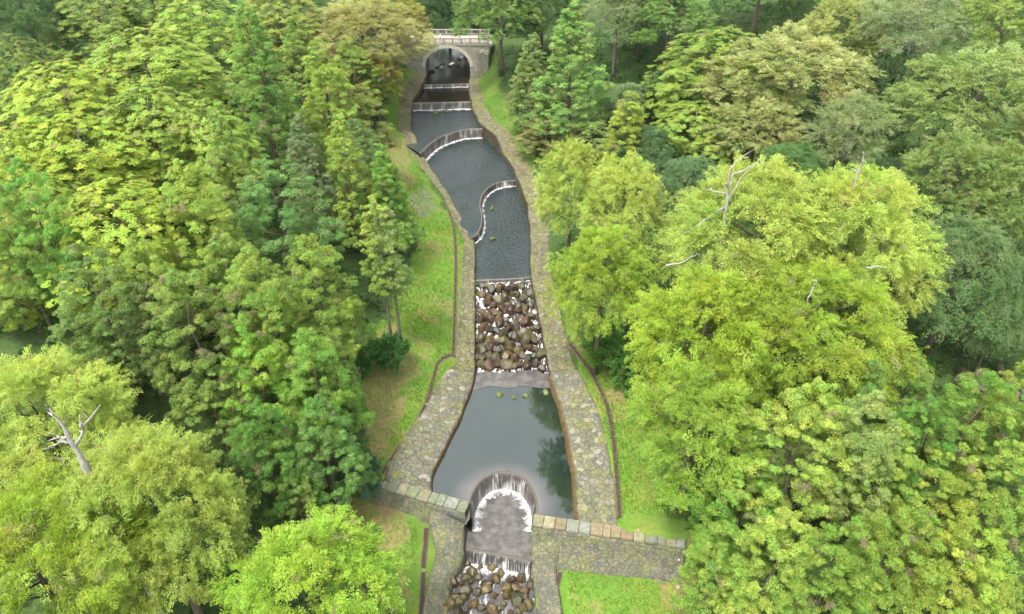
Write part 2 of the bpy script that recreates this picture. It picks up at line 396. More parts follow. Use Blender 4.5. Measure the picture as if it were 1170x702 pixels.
BARE = [[(430, 150), (465, 165), (475, 215), (448, 215)], [(430, 380), (450, 370), (475, 420), (450, 470), (415, 500), (418, 420)], [(425, 470), (470, 450), (440, 520), (420, 530)],
        [(395, 565), (470, 570), (470, 610), (440, 640), (400, 610)], [(715, 620), (790, 615), (800, 702), (760, 702), (745, 650)], [(765, 520), (800, 530), (800, 600), (770, 590)],
        [(690, 445), (712, 440), (712, 462), (692, 465)], [(1080, 410), (1170, 400), (1170, 470), (1110, 470)], [(700, 125), (735, 130), (735, 155), (700, 150)]]
MEADOW = [[(670, 45), (760, 40), (790, 120), (740, 140), (690, 130)], [(1005, 390), (1060, 370), (1110, 430), (1120, 490), (1030, 480)]]
ROCKY = [[(468, 222), (488, 214), (497, 232), (488, 252), (474, 246)]]
def cover(X, Y, Z):
    px, py = proj(X, Y, Z)
    px = px + vnoise(X, Y, .8, 21) * 5; py = py + vnoise(X, Y, .8, 22) * 4
    a = np.zeros(px.shape); b = np.zeros(px.shape); c = np.zeros(px.shape)
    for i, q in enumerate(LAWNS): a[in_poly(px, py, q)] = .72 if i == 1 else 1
    for q in BARE: b[in_poly(px, py, q)] = .50
    for q in ROCKY: c[in_poly(px, py, q)] = .6
    b = np.maximum(b, .42 * smooth(.25, .85, vnoise(X, Y, .42, 61) + .4 * vnoise(X, Y, 1.7, 62)) * a)
    a = np.maximum(a, np.minimum(b * 2, 1) * (b > .6))
    return a, b, c
def axis(lo, a, b, hi, step, growth):
    mid = list(np.arange(a, b + 1e-6, step)); up = []; s = step; x = b
    while x < hi: s *= growth; x += s; up.append(x)
    dn = []; s = step; x = a
    while x > lo: s *= growth; x -= s; dn.append(x)
    return np.array(dn[::-1] + mid + up)
gx = axis(-1500, -24, 20, 1500, .4, 1.09); gy = axis(-300, 36, 172, 2200, .4, 1.07)
GX, GY = np.meshgrid(gx, gy); GZ = ground(GX, GY)
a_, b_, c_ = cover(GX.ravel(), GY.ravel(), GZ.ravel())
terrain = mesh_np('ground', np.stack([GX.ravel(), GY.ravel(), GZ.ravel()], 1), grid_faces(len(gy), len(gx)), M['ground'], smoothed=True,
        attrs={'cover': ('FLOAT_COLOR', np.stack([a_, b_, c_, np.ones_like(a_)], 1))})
tag(terrain, kind='structure')

# ------------------------------------------------------------------ water
def pool(name, pts, z, mat):
    bm = bmesh.new(); vs = [bm.verts.new((p[0], p[1], z)) for p in pts]; f = bm.faces.new(vs)
    if f.normal.z < 0: f.normal_flip()
    bmesh.ops.triangulate(bm, faces=[f]); bm.normal_update()
    for f in bm.faces:
        if f.normal.z < 0: f.normal_flip()
    me = bpy.data.meshes.new(name); bm.to_mesh(me); bm.free(); me.materials.append(mat)
    return tag(link(bpy.data.objects.new(name, me)), kind='structure')
def P(lst, z): return [at(x, y, z) for x, y in lst]
def crest(pts, n=40):                        # smooth a polyline (Catmull-Rom)
    pts = [np.array(p) for p in pts]; out = []
    q = [2 * pts[0] - pts[1]] + pts + [2 * pts[-1] - pts[-2]]
    k = max(2, n // (len(pts) - 1))
    for i in range(1, len(q) - 2):
        for t in np.linspace(0, 1, k, endpoint=False):
            out.append(.5 * ((2 * q[i]) + (-q[i - 1] + q[i + 1]) * t + (2 * q[i - 1] - 5 * q[i] + 4 * q[i + 1] - q[i + 2]) * t * t + (-q[i - 1] + 3 * q[i] - 3 * q[i + 1] + q[i + 2]) * t ** 3))
    out.append(pts[-1]); return np.array(out)
U_PX = [(537, 592), (537, 577), (541, 563), (549, 551), (561, 543), (575, 540.5), (589, 543), (601, 551), (609, 564), (612, 578), (611, 592)]
cU = crest(P(U_PX, Z1), 60)
c_low = crest(P([(531, 628), (555, 632), (580, 637), (606, 643)], Z_BAS), 24)
c_cas = crest(P([(541, 321), (560, 320), (585, 319), (609, 317)], Z2), 24)
c_S = crest(P([(538, 273), (545, 268), (550, 259), (551, 246), (549, 233), (552, 222), (561, 213), (574, 208), (594, 206)], Z3), 56)
c_arc = crest(P([(480, 176), (490, 166), (503, 157), (520, 151), (534, 148), (551, 147.5)], Z4), 40)
c_w4 = crest(P([(470, 118), (490, 117.5), (515, 117), (540, 116.5)], Z5), 24)
c_w5 = crest(P([(482, 97.5), (500, 97), (520, 96.5), (540, 96)], Z6), 24)
def off(pts, d):                             # shift to the upstream side
    return pts + np.array([0, d, 0])
bigp = [(532, 600)] + [(480, 570), (482, 545), (500, 505), (518, 470), (530, 440), (535, 424), (637, 424), (642, 440), (655, 480), (664, 520), (670, 560), (672, 615), (612, 600)]
pool('pool_water', [*cU] + P(bigp[::-1], Z1), Z1, M['pool'])
pool('shelf_water', P([(534, 422), (637, 422), (642, 443), (620, 444), (600, 441), (580, 444), (560, 441), (541, 446), (532, 443)], .03), .03, M['basin'])
pool('basin_water', [*off(cU, .12)] + P([(620, 590), (612, 640)], Z_BAS) + [*c_low[::-1]] + P([(524, 625), (526, 590)], Z_BAS), Z_BAS, M['basin'])
pool('rapids_water', [*off(c_low, .3)] + P([(625, 680), (640, 800), (490, 800), (505, 690), (520, 650)], Z_LOW), Z_LOW, M['rapid'])
pool('island_pool_water', [*c_S] + P([(612, 215), (622, 262), (618, 300), (618, 317)], Z2) + [*c_cas[::-1]] + P([(530, 318), (528, 285)], Z2), Z2, M['ripple'])
sl = P([(478, 170), (480, 185), (500, 215), (515, 240), (530, 265)], Z3)
pool('rippled_pool_water', [*off(c_arc, .1)] + P([(562, 150), (580, 168), (602, 196)], Z3) + [*c_S[::-1]] + sl[::-1], Z3, M['ripple'])
pool('bend_pool_water', [*off(c_w4, .1)] + P([(556, 125), (560, 142)], Z4) + [*c_arc[::-1]] + P([(462, 165), (458, 130)], Z4), Z4, M['ripple'])
pool('bridge_pool_water', [*off(c_w5, .1)] + P([(550, 98), (550, 112)], Z5) + [*c_w4[::-1]] + P([(460, 112), (474, 98)], Z5), Z5, M['dark_water'])
pool('stream_water', [np.array([-36, 260, 0]), np.array([-2, 260, 0])] + P([(550, 60)], Z6) + [*c_w5[::-1]] + P([(472, 60)], Z6), Z6, M['dark_water'])
# the sloped bed of the boulder cascade
rows = []
top = [at(x, 320, Z2) for x in np.linspace(539, 611, 60)]; bot = [at(x, 428, -.05) for x in np.linspace(536, 634, 60)]
for t in np.linspace(0, 1, 90):
    for a, b in zip(top, bot):
        p = a * (1 - t) + b * t; p[2] = (Z2 - .35) * (1 - t) - .05 * t; rows.append(p)
V = np.array(rows); V[:, 2] += vnoise(V[:, 0], V[:, 1], 1.6, 8) * .16
tag(mesh_np('cascade_water', V, grid_faces(90, 60)[:, ::-1], M['cascade'], smoothed=True), kind='structure')

# ------------------------------------------------------------------ weirs: a stone sill, a sheet of falling water and its foam
def weir(name, c, z_low, label, thick=.2, fall='fall', lean=.22, foam_w=.7, side=None, cap=.0):
    d = np.gradient(c, axis=0); d[:, 2] = 0; d /= np.linalg.norm(d, axis=1)[:, None]
    nrm = np.stack([d[:, 1], -d[:, 0], np.zeros(len(d))], 1)       # downstream side
    if side is not None: nrm = nrm * side
    s = np.concatenate([[0], np.cumsum(np.linalg.norm(np.diff(c, axis=0), axis=1))])
    r = empty(name, c[len(c) // 2]); tag(r, label, 'weir'); o = -c[len(c) // 2]
    zt = c[0, 2]; h = zt - z_low
    prof = [(-thick, -1.2), (-thick, .05 + cap), (0, .05 + cap), (.05, -h - .9)]
    V = np.concatenate([c + nrm * a + np.array([0, 0, b]) for a, b in prof]) + o; n = len(c)
    F_ = np.concatenate([np.stack([np.arange(n - 1) + k * n, np.arange(n - 1) + 1 + k * n, np.arange(n - 1) + 1 + (k + 1) * n, np.arange(n - 1) + (k + 1) * n], 1) for k in range(3)])
    sill = mesh_np('sill', V, F_, M['sill'], r)
    m = 9; V = []; fl = []
    for j in range(m):
        t = j / (m - 1); a = .06 + lean * t ** .6 + .03 * np.sin(s * 9); V.append(c + nrm * a[:, None] + np.array([0, 0, .065 + cap - (h + .12) * t ** 1.4])); fl.append(np.stack([s, np.full(n, t * h), 0 * s], 1))
    mesh_np('water_sheet', np.concatenate(V) + o, grid_faces(m, n), M[fall], r, True, {'flow': ('FLOAT_VECTOR', np.concatenate(fl))})
    V = []; fl = []
    for j in range(6):
        t = j / 5; a = lean * .6 + foam_w * t * (1 + .45 * np.sin(s * 2.1 + 1) * np.sin(s * 5.3)); q = c + nrm * a[:, None]; q[:, 2] = z_low + .10 - .07 * t + (.16 * (1 - t)) * (1 + np.sin(s * 11)) / 2; V.append(q); fl.append(np.stack([s, np.full(n, t * 1.05), 0 * s], 1))
    mesh_np('foam', np.concatenate(V) + o, grid_faces(6, n), M['foam'], r, True, {'flow': ('FLOAT_VECTOR', np.concatenate(fl))})
    return r
weir('horseshoe_weir', cU, Z_BAS, 'horseshoe shaped weir with white water pouring into the round basin', .22, 'fall', .35, .95)
weir('straight_weir', c_low, Z_LOW, 'low straight weir foaming white below the grey basin', .22, 'fall_thick', .35, 1.1)
weir('straight_weir', c_cas, Z2 - .5, 'dark straight sill at the top of the boulder cascade', .22, 'fall', .2, .3)
weir('curved_weir', c_S, Z2, 'narrow S-shaped weir snaking between two rippled pools', .22, 'fall_thick', .2, .5)
weir('curved_weir', c_arc, Z3, 'wide arc-shaped weir across the bend of the stream', .22, 'fall', .35, .8)
weir('straight_weir', c_w4, Z4, 'straight weir with white streaks and two mossy stones below it', .22, 'fall', .3, .9)
weir('straight_weir', c_w5, Z5, 'thin straight weir nearest to the arched bridge', .22, 'fall_thick', .2, .5)

# ------------------------------------------------------------------ stone banks
def bank(name, E, y0, y1, sgn, W, mat, label, inner=INNER, slope=.22, step=.5, toe=.08):
    n = int((y1 - y0) / step) + 1; ys = np.linspace(y0, y1, n)
    x = np.interp(ys, E[:, 1], E[:, 0])
    x = (np.interp(ys - .7, E[:, 1], E[:, 0]) + x + np.interp(ys + .7, E[:, 1], E[:, 0])) / 3
    up = ys > 47.9 if E is EL else (ys > 0 if E is ER else ys < 0)
    lev = np.interp(ys, _lv[:, 0], _lv[:, 1]) if (E is EL or E is ER) else np.interp(ys, [38, 43.4, 44.6, 50], [-4.4, -4.2, -2.4, -2.4])
    slope = slope * flat(ys); w = np.interp(ys, AP_L_Y, W); V = []; wet = []
    jx = vnoise(ys, ys * 0, 1.1, 31) * .10; jz = vnoise(ys, ys * 0 + 3, .8, 32) * .05
    jw = vnoise(ys, ys * 0, .7, 33) * .22
    prof = [(-toe - .1, -1.7, 1), (-toe, -.15, 1), (-toe * .4, .3, 1), (-toe * .1, inner * .75, .6), (.14, inner, 0)] + [(t, None, 0) for t in np.linspace(.1, 1, 14)] + [('e', 0, 0)]
    for a, b, q in prof:
        if a == 'e': d = w + jw + .15; z = lev + inner + slope * d - .55
        elif b is None: d = .14 + (w + jw - .14) * a; z = lev + inner + slope * d + jz + vnoise(ys, d, 1.7, 34) * .05
        else: d = a + jx; z = lev + b
        V.append(np.stack([x + sgn * d, ys, z + 0 * ys], 1)); wet.append(np.full(n, q))
    V = np.concatenate(V); V[:, 1] = np.maximum(V[:, 1], y_wall(V[:, 0]) + .35); f = grid_faces(len(prof), n)
    f = f if sgn > 0 else f[:, ::-1]
    o0 = np.array([x[n // 2], ys[n // 2], lev[n // 2]])
    o = mesh_np(name, V - o0, f, mat, None, True, {'wet': ('FLOAT', np.concatenate(wet))}); o.location = o0
    return tag(o, label, 'bank wall')
yb = 166.4
bank('stone_bank', EL, 48.4, 69.5, -1, AP_L_W, M['rubble'], 'broad rubble stone apron sloping into the left side of the big calm pool', toe=.2)
bank('stone_bank', EL, 69.5, yb, -1, AP_L_W, M['mossy'], 'narrow mossy stone bank along the left side of the boulder cascade and upper pools')
bank('stone_bank', ER, 45.5, 69.5, 1, AP_R_W, M['rubble'], 'broad pale rubble apron along the orange-stained right edge of the big pool', slope=.18, toe=.6)
bank('stone_bank', ER, 69.5, yb, 1, AP_R_W, M['mossy'], 'long mossy stone bank on the right from the bridge down to the boulder cascade', slope=.18)
def low_bank(E, sgn, label):
    ys = np.arange(34, 49.0, .4); n = len(ys); x = np.interp(ys, E[:, 1], E[:, 0])
    lev = np.interp(ys, [38, 43.4, 44.6, 50], [-4.4, -4.2, -2.4, -2.4]); hi = smooth(42.0, 47.5, ys)
    V = []; wet = []
    prof = [(-.1, -1.2, 1), (0, .3, .8)] + [(t, None, 0) for t in np.linspace(0, 1, 14)] + [('e', 0, 0)]
    w = 2.3 + hi * 1.2 + vnoise(ys, ys * 0, .9, 36 + sgn) * .2
    for a, b, q in prof:
        zt = lev + .9 + hi * 1.0
        if a == 'e': d = w + .2; z = zt + .4 - .6
        elif b is None: d = .2 + (w - .2) * a; z = zt - .45 * (1 - min(1, a * 3)) + .35 * a + vnoise(ys, d, 1.5, 37) * .10
        else: d = a + 0 * ys; z = lev + b
        V.append(np.stack([x + sgn * (d + 0 * ys), ys, z + 0 * ys], 1)); wet.append(np.full(n, q))
    f = grid_faces(len(prof), n); f = f if sgn > 0 else f[:, ::-1]; o0 = np.array([x[n // 2], 42., -4.])
    o = mesh_np('stone_bank', np.concatenate(V) - o0, f, M['wallface'], None, True, {'wet': ('FLOAT', np.concatenate(wet))}); o.location = o0
    tag(o, label, 'bank wall')
low_bank(LL, -1, 'rough mossy masonry bank left of the bottom rapids')
low_bank(LR, 1, 'rough mossy masonry bank right of the bottom rapids beside bright lawn')

# ------------------------------------------------------------------ cross walls with coping stones
def cross_wall(a, b, n, seed, label, z_foot, cols):
    a = np.array(a); b = np.array(b); L = np.linalg.norm((b - a)[:2]); ang = math.atan2(b[1] - a[1], b[0] - a[0])
    r = empty('cross_wall', (a[0], a[1], 0), ang); tag(r, label, 'wall')
    rn = random.Random(seed); m = 40; V = []; wet = []
    prof = [(.72, -1.6, 1.), (.70, -.2, .8), (.68, .35, .2), (.66, .62, 0), (-.66, .62, 0), (-.74, .3, 0), (-1.0, -.6, 0), (-1.35, -1.4, .0), (-1.7, -2.2, 0), (-2.3, -3.0, 0), (-2.6, -4.4, 0)]
    xs = np.linspace(0, L, m)
    for y, z, q in prof:
        zz = z if z > 0 else z * 1.0
        V.append(np.stack([xs, y + .05 * vnoise(xs, xs * 0 + z, 1.6, seed + 2), np.full(m, zz) + .05 * vnoise(xs, xs * 0 + y, 1.3, seed)], 1)); wet.append(np.full(m, q))
    V = np.concatenate(V)
    mesh_np('masonry', V, grid_faces(len(prof), m)[:, ::-1], M['wallface'], r, True, {'wet': ('FLOAT', np.concatenate(wet))})
    ws = np.array([rn.uniform(.75, 1.3) for _ in range(n)]); ws *= L / ws.sum(); x = 0
    for w in ws:
        bm = bmesh.new(); bmesh.ops.create_cube(bm, size=1)
        wid = 1.42 * rn.uniform(.94, 1.05)
        for v in bm.verts: v.co = Vector((v.co.x * (w - .05), v.co.y * wid + rn.uniform(-.03, .03), v.co.z * .34 + rn.uniform(-.015, .015)))
        bmesh.ops.bevel(bm, geom=list(bm.edges), offset=.045, segments=2, affect='EDGES')
        me = bpy.data.meshes.new('coping_stone'); bm.to_mesh(me); bm.free(); me.materials.append(M['stone'])
        o = link(bpy.data.objects.new('coping_stone', me), r); o.location = (x + w / 2, 0, .80 + rn.uniform(-.025, .025)); o.rotation_euler = (rn.uniform(-.02, .02), rn.uniform(-.02, .02), rn.uniform(-.03, .03))
        c = rn.choice(cols); f = rn.uniform(.85, 1.15); o.color = (c[0] * f, c[1] * f, c[2] * f, 1); x += w
    return r
cg, cc, ct, cl = (.10, .11, .078), (.14, .13, .085), (.14, .11, .07), (.13, .134, .12)
cross_wall(WALL_L0, WALL_L1, 9, 3, 'left stone cross wall with grey-green coping slabs ending at the horseshoe weir', -2.2, [cg, cg, cl, cc])
cross_wall(WALL_R0, WALL_R1, 14, 5, 'right stone cross wall with cream and tan coping slabs running to the trees', -2.2, [cc, cc, ct, cg, cl])

# ------------------------------------------------------------------ boulders
def boulder_mesh(seed, name='boulder', lump=.28, flat=1.0):
    bm = bmesh.new(); bmesh.ops.create_icosphere(bm, subdivisions=4, radius=1); rn = random.Random(seed)
    pl = [(Vector((rn.uniform(-1, 1), rn.uniform(-1, 1), rn.uniform(-.5, 1))).normalized(), rn.uniform(.52, .82)) for _ in range(13)]
    ph = [(Vector((rn.uniform(-1, 1), rn.uniform(-1, 1), rn.uniform(-1, 1))) * 3.2, rn.uniform(0, 6)) for _ in range(5)]
    for v in bm.verts:
        c = v.co.copy()
        for n, d in pl:
            e = c.dot(n) - d
            if e > 0: c -= n * e * .96
        k = sum(math.sin(c.dot(w) + p) for w, p in ph) / 5
        v.co = c * (1 + lump * .35 * k); v.co.z *= flat
    for f in bm.faces: f.smooth = True
    bm.normal_update()
    for e in bm.edges: e.smooth = e.calc_face_angle(0) < .42
    me = bpy.data.meshes.new(name); bm.to_mesh(me); bm.free(); me.materials.append(M['boulder']); return me
BMESH = [boulder_mesh(s) for s in range(8)]
BCOL = {'brown': (0.0265, 0.0164, 0.0086), 'ochre': (0.0437, 0.0281, 0.0109), 'olive': (0.0265, 0.0250, 0.0109), 'dark grey': (0.0172, 0.0156, 0.0148), 'reddish brown': (0.0328, 0.0164, 0.0109), 'tan': (0.0406, 0.0312, 0.0172)}
def boulder(p, s, rn, col, label, group, name='boulder'):
    o = bpy.data.objects.new(name, rn.choice(BMESH)); link(o); o.location = [float(v) for v in p]; o.scale = s
    o.rotation_euler = (rn.uniform(-.3, .3), rn.uniform(-.3, .3), rn.uniform(0, 6.28)); c = BCOL[col]; f = rn.uniform(.8, 1.25); o.color = (c[0] * f, c[1] * f, c[2] * f, 1)
    return tag(o, label, 'boulder', group)
rn = random.Random(4)
rowsb = [('top', 328), ('top', 338), ('upper', 348), ('upper', 357), ('middle', 367), ('middle', 377), ('lower', 387), ('lower', 397), ('bottom', 407), ('bottom', 417)]
for nm, y in rowsb:
    t = (y - 320) / 108; xl_, xr_ = 544 + rn.uniform(0, 2), 606 + 20 * t + rn.uniform(-3, 0); x = xl_ + 4
    while x < xr_ - 3:
        r = rn.uniform(3.6, 6.6) * (1 + .2 * t)
        z = (Z2 - .35) * (1 - t) + .05
        p = at(x + r * .2, y + rn.uniform(-3.5, 3.5), z + .2); sc = depth(p) / F
        if rn.random() < .93:
            col = rn.choice(['brown', 'brown', 'ochre', 'olive', 'dark grey', 'reddish brown', 'tan'])
            a = r * sc * 1.05
            boulder(p, (a, a * rn.uniform(1.0, 1.5), a * rn.uniform(.75, 1.05)), rn, col, f'wet {col} boulder in the {nm} rows of the long rock cascade', 'boulders of the long rock cascade')
        x += r * 1.42
low = [(531, 642), (549, 648), (513, 655), (522, 652), (532, 659), (538, 664), (547, 660), (556, 667), (572, 655), (532, 674), (580, 671), (578, 680), (600, 675), (595, 660), (606, 668), (519, 682), (524, 688), (536, 693), (542, 688),
       (550, 694), (563, 697), (570, 695), (583, 700), (592, 698), (523, 700), (530, 704), (556, 705), (604, 690), (514, 672), (545, 676), (517, 664), (527, 646), (562, 646), (585, 662), (590, 671), (566, 680), (575, 690), (590, 686), (598, 694), (510, 694), (530, 682), (555, 674), (540, 653), (566, 660), (515, 690), (600, 683), (528, 668)]
for i, (x, y) in enumerate(low):
    p = at(x, y, Z_LOW + .25); a = rn.uniform(.34, .72) * 1.05; col = rn.choice(['tan', 'ochre', 'olive', 'brown', 'ochre'])
    nm = 'just below the straight weir' if y < 672 else 'at the bottom edge of the rapids'
    boulder(p, (a, a * rn.uniform(.8, 1.3), a * rn.uniform(.7, 1.1)), rn, col, f'{col} boulder standing in grey rapids {nm}', 'boulders in the bottom rapids')
for x, y, z, a, lb in [(571, 451, 0, .55, 'mossy green stone in the big pool, leftmost of the row under the cascade'), (587, 454, 0, .35, 'smallest mossy stone in the row at the head of the big pool'),
                       (601, 452, 0, .5, 'mossy green stone third from left at the head of the big pool'), (623, 448, 0, .55, 'mossy stone nearest the right bank at the head of the big pool'),
                       (562, 238, Z2, .55, 'mossy square stone beside the S-shaped weir'), (563, 273, Z2, .55, 'round mossy stone alone in the pool below the S-shaped weir'),
                       (497, 129, Z4, .7, 'left mossy stone under the streaked straight weir'), (510, 127, Z4, .7, 'right mossy stone under the streaked straight weir')]:
    p = at(x, y, z + .1); o = boulder(p, (a, a, a * .7), rn, 'olive', lb, 'mossy stones in the pools', 'mossy_stone'); o.color = (.055, .075, .014, 1)
for i, (x, y) in enumerate([(770, 630), (776, 640), (772, 652), (779, 658), (768, 662), (757, 640), (775, 671), (781, 646), (760, 652), (742, 645), (783, 668)]):
    p = on_ground(x, y); a = random.Random(i).uniform(.12, .32); o = boulder(p, (a, a * 1.2, a * .7), rn, 'tan', 'small pale loose stone on the bare patch beside the lawn', 'loose pale stones', 'loose_stone'); o.color = (.3, .285, .25, 1)
for x, y, a in [(493, 82, 1.0), (500, 78, .8), (506, 74, .9), (517, 70, .8), (525, 68, 1.0), (531, 66, .9), (523, 75, .7), (512, 76, .6)]:
    p = at(x, y, Z6); boulder(p, (a, a, a * .6), rn, 'dark grey', 'dark rock in the white riffle seen through the bridge arch', 'rocks under the bridge', 'rock')
for px_, w_ in (((492, 81), 9), ((504, 77), 5), ((516, 73), 6), ((527, 66), 8)):
    c0 = at(px_[0], px_[1], Z6 + .04); w_ = w_ / 8.5; Vv = []; fl = []
    for j in range(8):
        for i in range(12):
            u, v = i / 11 * 2 - 1, j / 7 * 2 - 1; Vv.append((c0[0] + u * w_, c0[1] + v * 1.3 + u * 1.0, Z6 + .03 + .05 * (1 - u * u))); fl.append((0, min(1, abs(u) ** 2 + abs(v) ** 2), 0))
    tag(mesh_np('riffle_foam', np.array(Vv), grid_faces(8, 12), M['foam'], None, True, {'flow': ('FLOAT_VECTOR', fl)}), kind='stuff')

# ------------------------------------------------------------------ drain gutters
def gutter(pts, wid, label, seed):
    q = crest([on_ground(x, y) for x, y in pts], 10 * len(pts)); rn = random.Random(seed)
    L = np.concatenate([[0], np.cumsum(np.linalg.norm(np.diff(q, axis=0), axis=1))]); n = int(L[-1] / .22)
    q = np.stack([np.interp(np.linspace(0, L[-1], n), L, q[:, k]) for k in range(3)], 1)
    d = np.gradient(q, axis=0); d /= np.linalg.norm(d[:, :2], axis=1)[:, None]; nr = np.stack([-d[:, 1], d[:, 0], 0 * d[:, 0]], 1)
    o0 = q[n // 2].copy(); r = empty('drain_gutter', o0); tag(r, label, 'drain', 'stone drain gutters on the lawns')
    def gz(p, h): p = p.copy(); p[:, 2] = ground(p[:, 0], p[:, 1]) + h; return p
    V = np.concatenate([gz(q + nr * s * wid * .5, .05) for s in (-1, 1)]) - o0
    mesh_np('channel', V, grid_faces(2, n)[:, ::-1], M['gutter_bed'], r)
    for s in (-1, 1):
        c1 = q + nr * (s * wid * .58); j = np.array([rn.uniform(-1, 1) for _ in range(n)]); V = []
        for k, (u, h) in enumerate(((-.08, -.1), (-.05, .08), (.05, .08), (.08, -.1))):
            V.append(gz(c1 + nr * (u * (1 + .35 * j))[:, None], h) + np.stack([0 * j, 0 * j, .07 * j * (h > 0)], 1))
        mesh_np('kerb', np.concatenate(V) - o0, grid_faces(4, n), M['gutter_kerb'], r)
gutter([(488, 195), (503, 220), (513, 240), (519, 265), (521, 300), (520, 340), (519, 380), (518, 405)], .32, 'long curved drain on the left lawn from the upper bend to the rock cascade', 1)
gutter([(523, 409), (512, 407), (501, 415), (496, 430), (491, 450), (484, 470), (472, 492), (458, 512), (444, 530), (437, 541)], .35, 'hooked drain curling down the left lawn beside the rubble apron', 2)
gutter([(650, 392), (672, 420), (683, 440), (694, 465), (699, 490), (703, 520), (706, 560), (708, 592)], .4, 'long drain down the right lawn beside the pale rubble apron', 3)
gutter([(487, 604), (486, 625), (484, 650), (483, 675), (481, 715)], .42, 'straight drain on the lawn left of the bottom rapids', 4)
gutter([(645, 636), (641, 652), (636, 670), (630, 690), (625, 712)], .42, 'straight drain on the bright lawn right of the bottom rapids', 5)

# ------------------------------------------------------------------ arched bridge
BY, BX0, BX1 = 166.6, at_y(486, 75, 166.6)[0], at_y(537, 75, 166.6)[0]
BW, ZD = 8.5, 17.1
bridge = empty('arched_bridge', ((BX0 + BX1) / 2, BY, Z6)); tag(bridge, 'old grey stone bridge with one arch and a pale deck over the stream', 'bridge')
B0 = np.array([(BX0 + BX1) / 2, BY, Z6])
def bshape(name, out, y0, y1, mat, hole=None, parent=bridge):
    bm = bmesh.new(); vs = [bm.verts.new((x, y0, z)) for x, z in out]; f = bm.faces.new(vs)
    g = bmesh.ops.extrude_face_region(bm, geom=[f]); bmesh.ops.translate(bm, verts=[v for v in g['geom'] if isinstance(v, bmesh.types.BMVert)], vec=(0, y1 - y0, 0))
    bmesh.ops.recalc_face_normals(bm, faces=bm.faces); bmesh.ops.translate(bm, verts=bm.verts, vec=tuple(-B0)); me = bpy.data.meshes.new(name); bm.to_mesh(me); bm.free(); me.materials.append(mat)
    return link(bpy.data.objects.new(name, me), parent)
cxb = (BX0 + BX1) / 2; ra = (BX1 - BX0) / 2; zs = 16.3 - 4.3
arc = [(cxb + ra * math.cos(t), zs + 4.3 * math.sin(t)) for t in np.linspace(math.pi, 0, 25)]
M['bridge'] = stone_mat('grey_bridge_masonry', [(.215, .202, .168), (.26, .245, .203), (.18, .17, .142), (.285, .266, .222)], 1.2, size3=(1, 1, 1.6), moss=.3, joint=.05, mortar=(.12, .115, .10))
outl = [(BX0 - 14, 6)] + [(BX0 - 14, ZD - .3), (BX1 + 4.6, ZD - .3), (BX1 + 4.6, 6), (BX1, 6)] + arc[::-1] + [(BX0, 6)]
bshape('arch_wall', outl, BY, BY + BW, M['bridge'])
arc2 = [(cxb + (ra + .75) * math.cos(t), zs + (4.3 + .7) * math.sin(t)) for t in np.linspace(math.pi, 0, 25)]
bshape('arch_ring', arc2 + arc[::-1], BY - .12, BY + .3, M['ring'])
bshape('deck', [(BX0 - 16, ZD - .297), (BX0 - 16, ZD), (BX1 + 5.2, ZD), (BX1 + 5.2, ZD - .297)], BY + .05, BY + BW - .05, M['deck'])
mb = MB(); mb.box((-4.9, BY + .15 - B0[1], ZD - .05 - B0[2]), (BX1 - BX0 + 19, .5, .5)); mb.build('coping', M['concrete'], bridge)
for yy, nm in ((BY + .2, 'front'), (BY + BW - .2, 'rear')):
    par = MB(); Lx = BX1 - BX0 + 18; ox = -4.7
    par.box((ox, yy - B0[1], ZD + 1.25 - B0[2]), (Lx, .38, .22)); par.box((ox, yy - B0[1], ZD + .30 - B0[2]), (Lx, .26, .22))
    p = par.build('parapet', M['concrete'], bridge)
    for i in range(15):
        x = ox - Lx / 2 + Lx * i / 14; mbp = MB(); mbp.box((x, yy - B0[1], ZD + .72 - B0[2]), (.42 if nm == 'rear' else .28, .46, 1.30)); mbp.build('post', M['concrete'] if nm == 'rear' else M['conc_dark'], p)
    for i in range(14):
        mbp = MB(); x0 = ox - Lx / 2 + Lx * i / 14
        for k in range(1, 6): mbp.box((x0 + Lx / 14 * k / 6, yy - B0[1], ZD + .77 - B0[2]), (.10 if nm == 'front' else .15, .12, .74))
        mbp.build('baluster_panel', M['iron'] if nm == 'front' else M['conc_dark'], p)
# sloped wing wall on the right bank
bshape('wing_wall', [(BX1 + 2.4, 8.0), (BX1 + 2.4, ZD - 1.2), (BX1 + 3.2, ZD - 1.0), (BX1 + 4.4, ZD - 1.5), (BX1 + 4.4, 8)], BY - 3.2, BY - .02, M['bridge'])

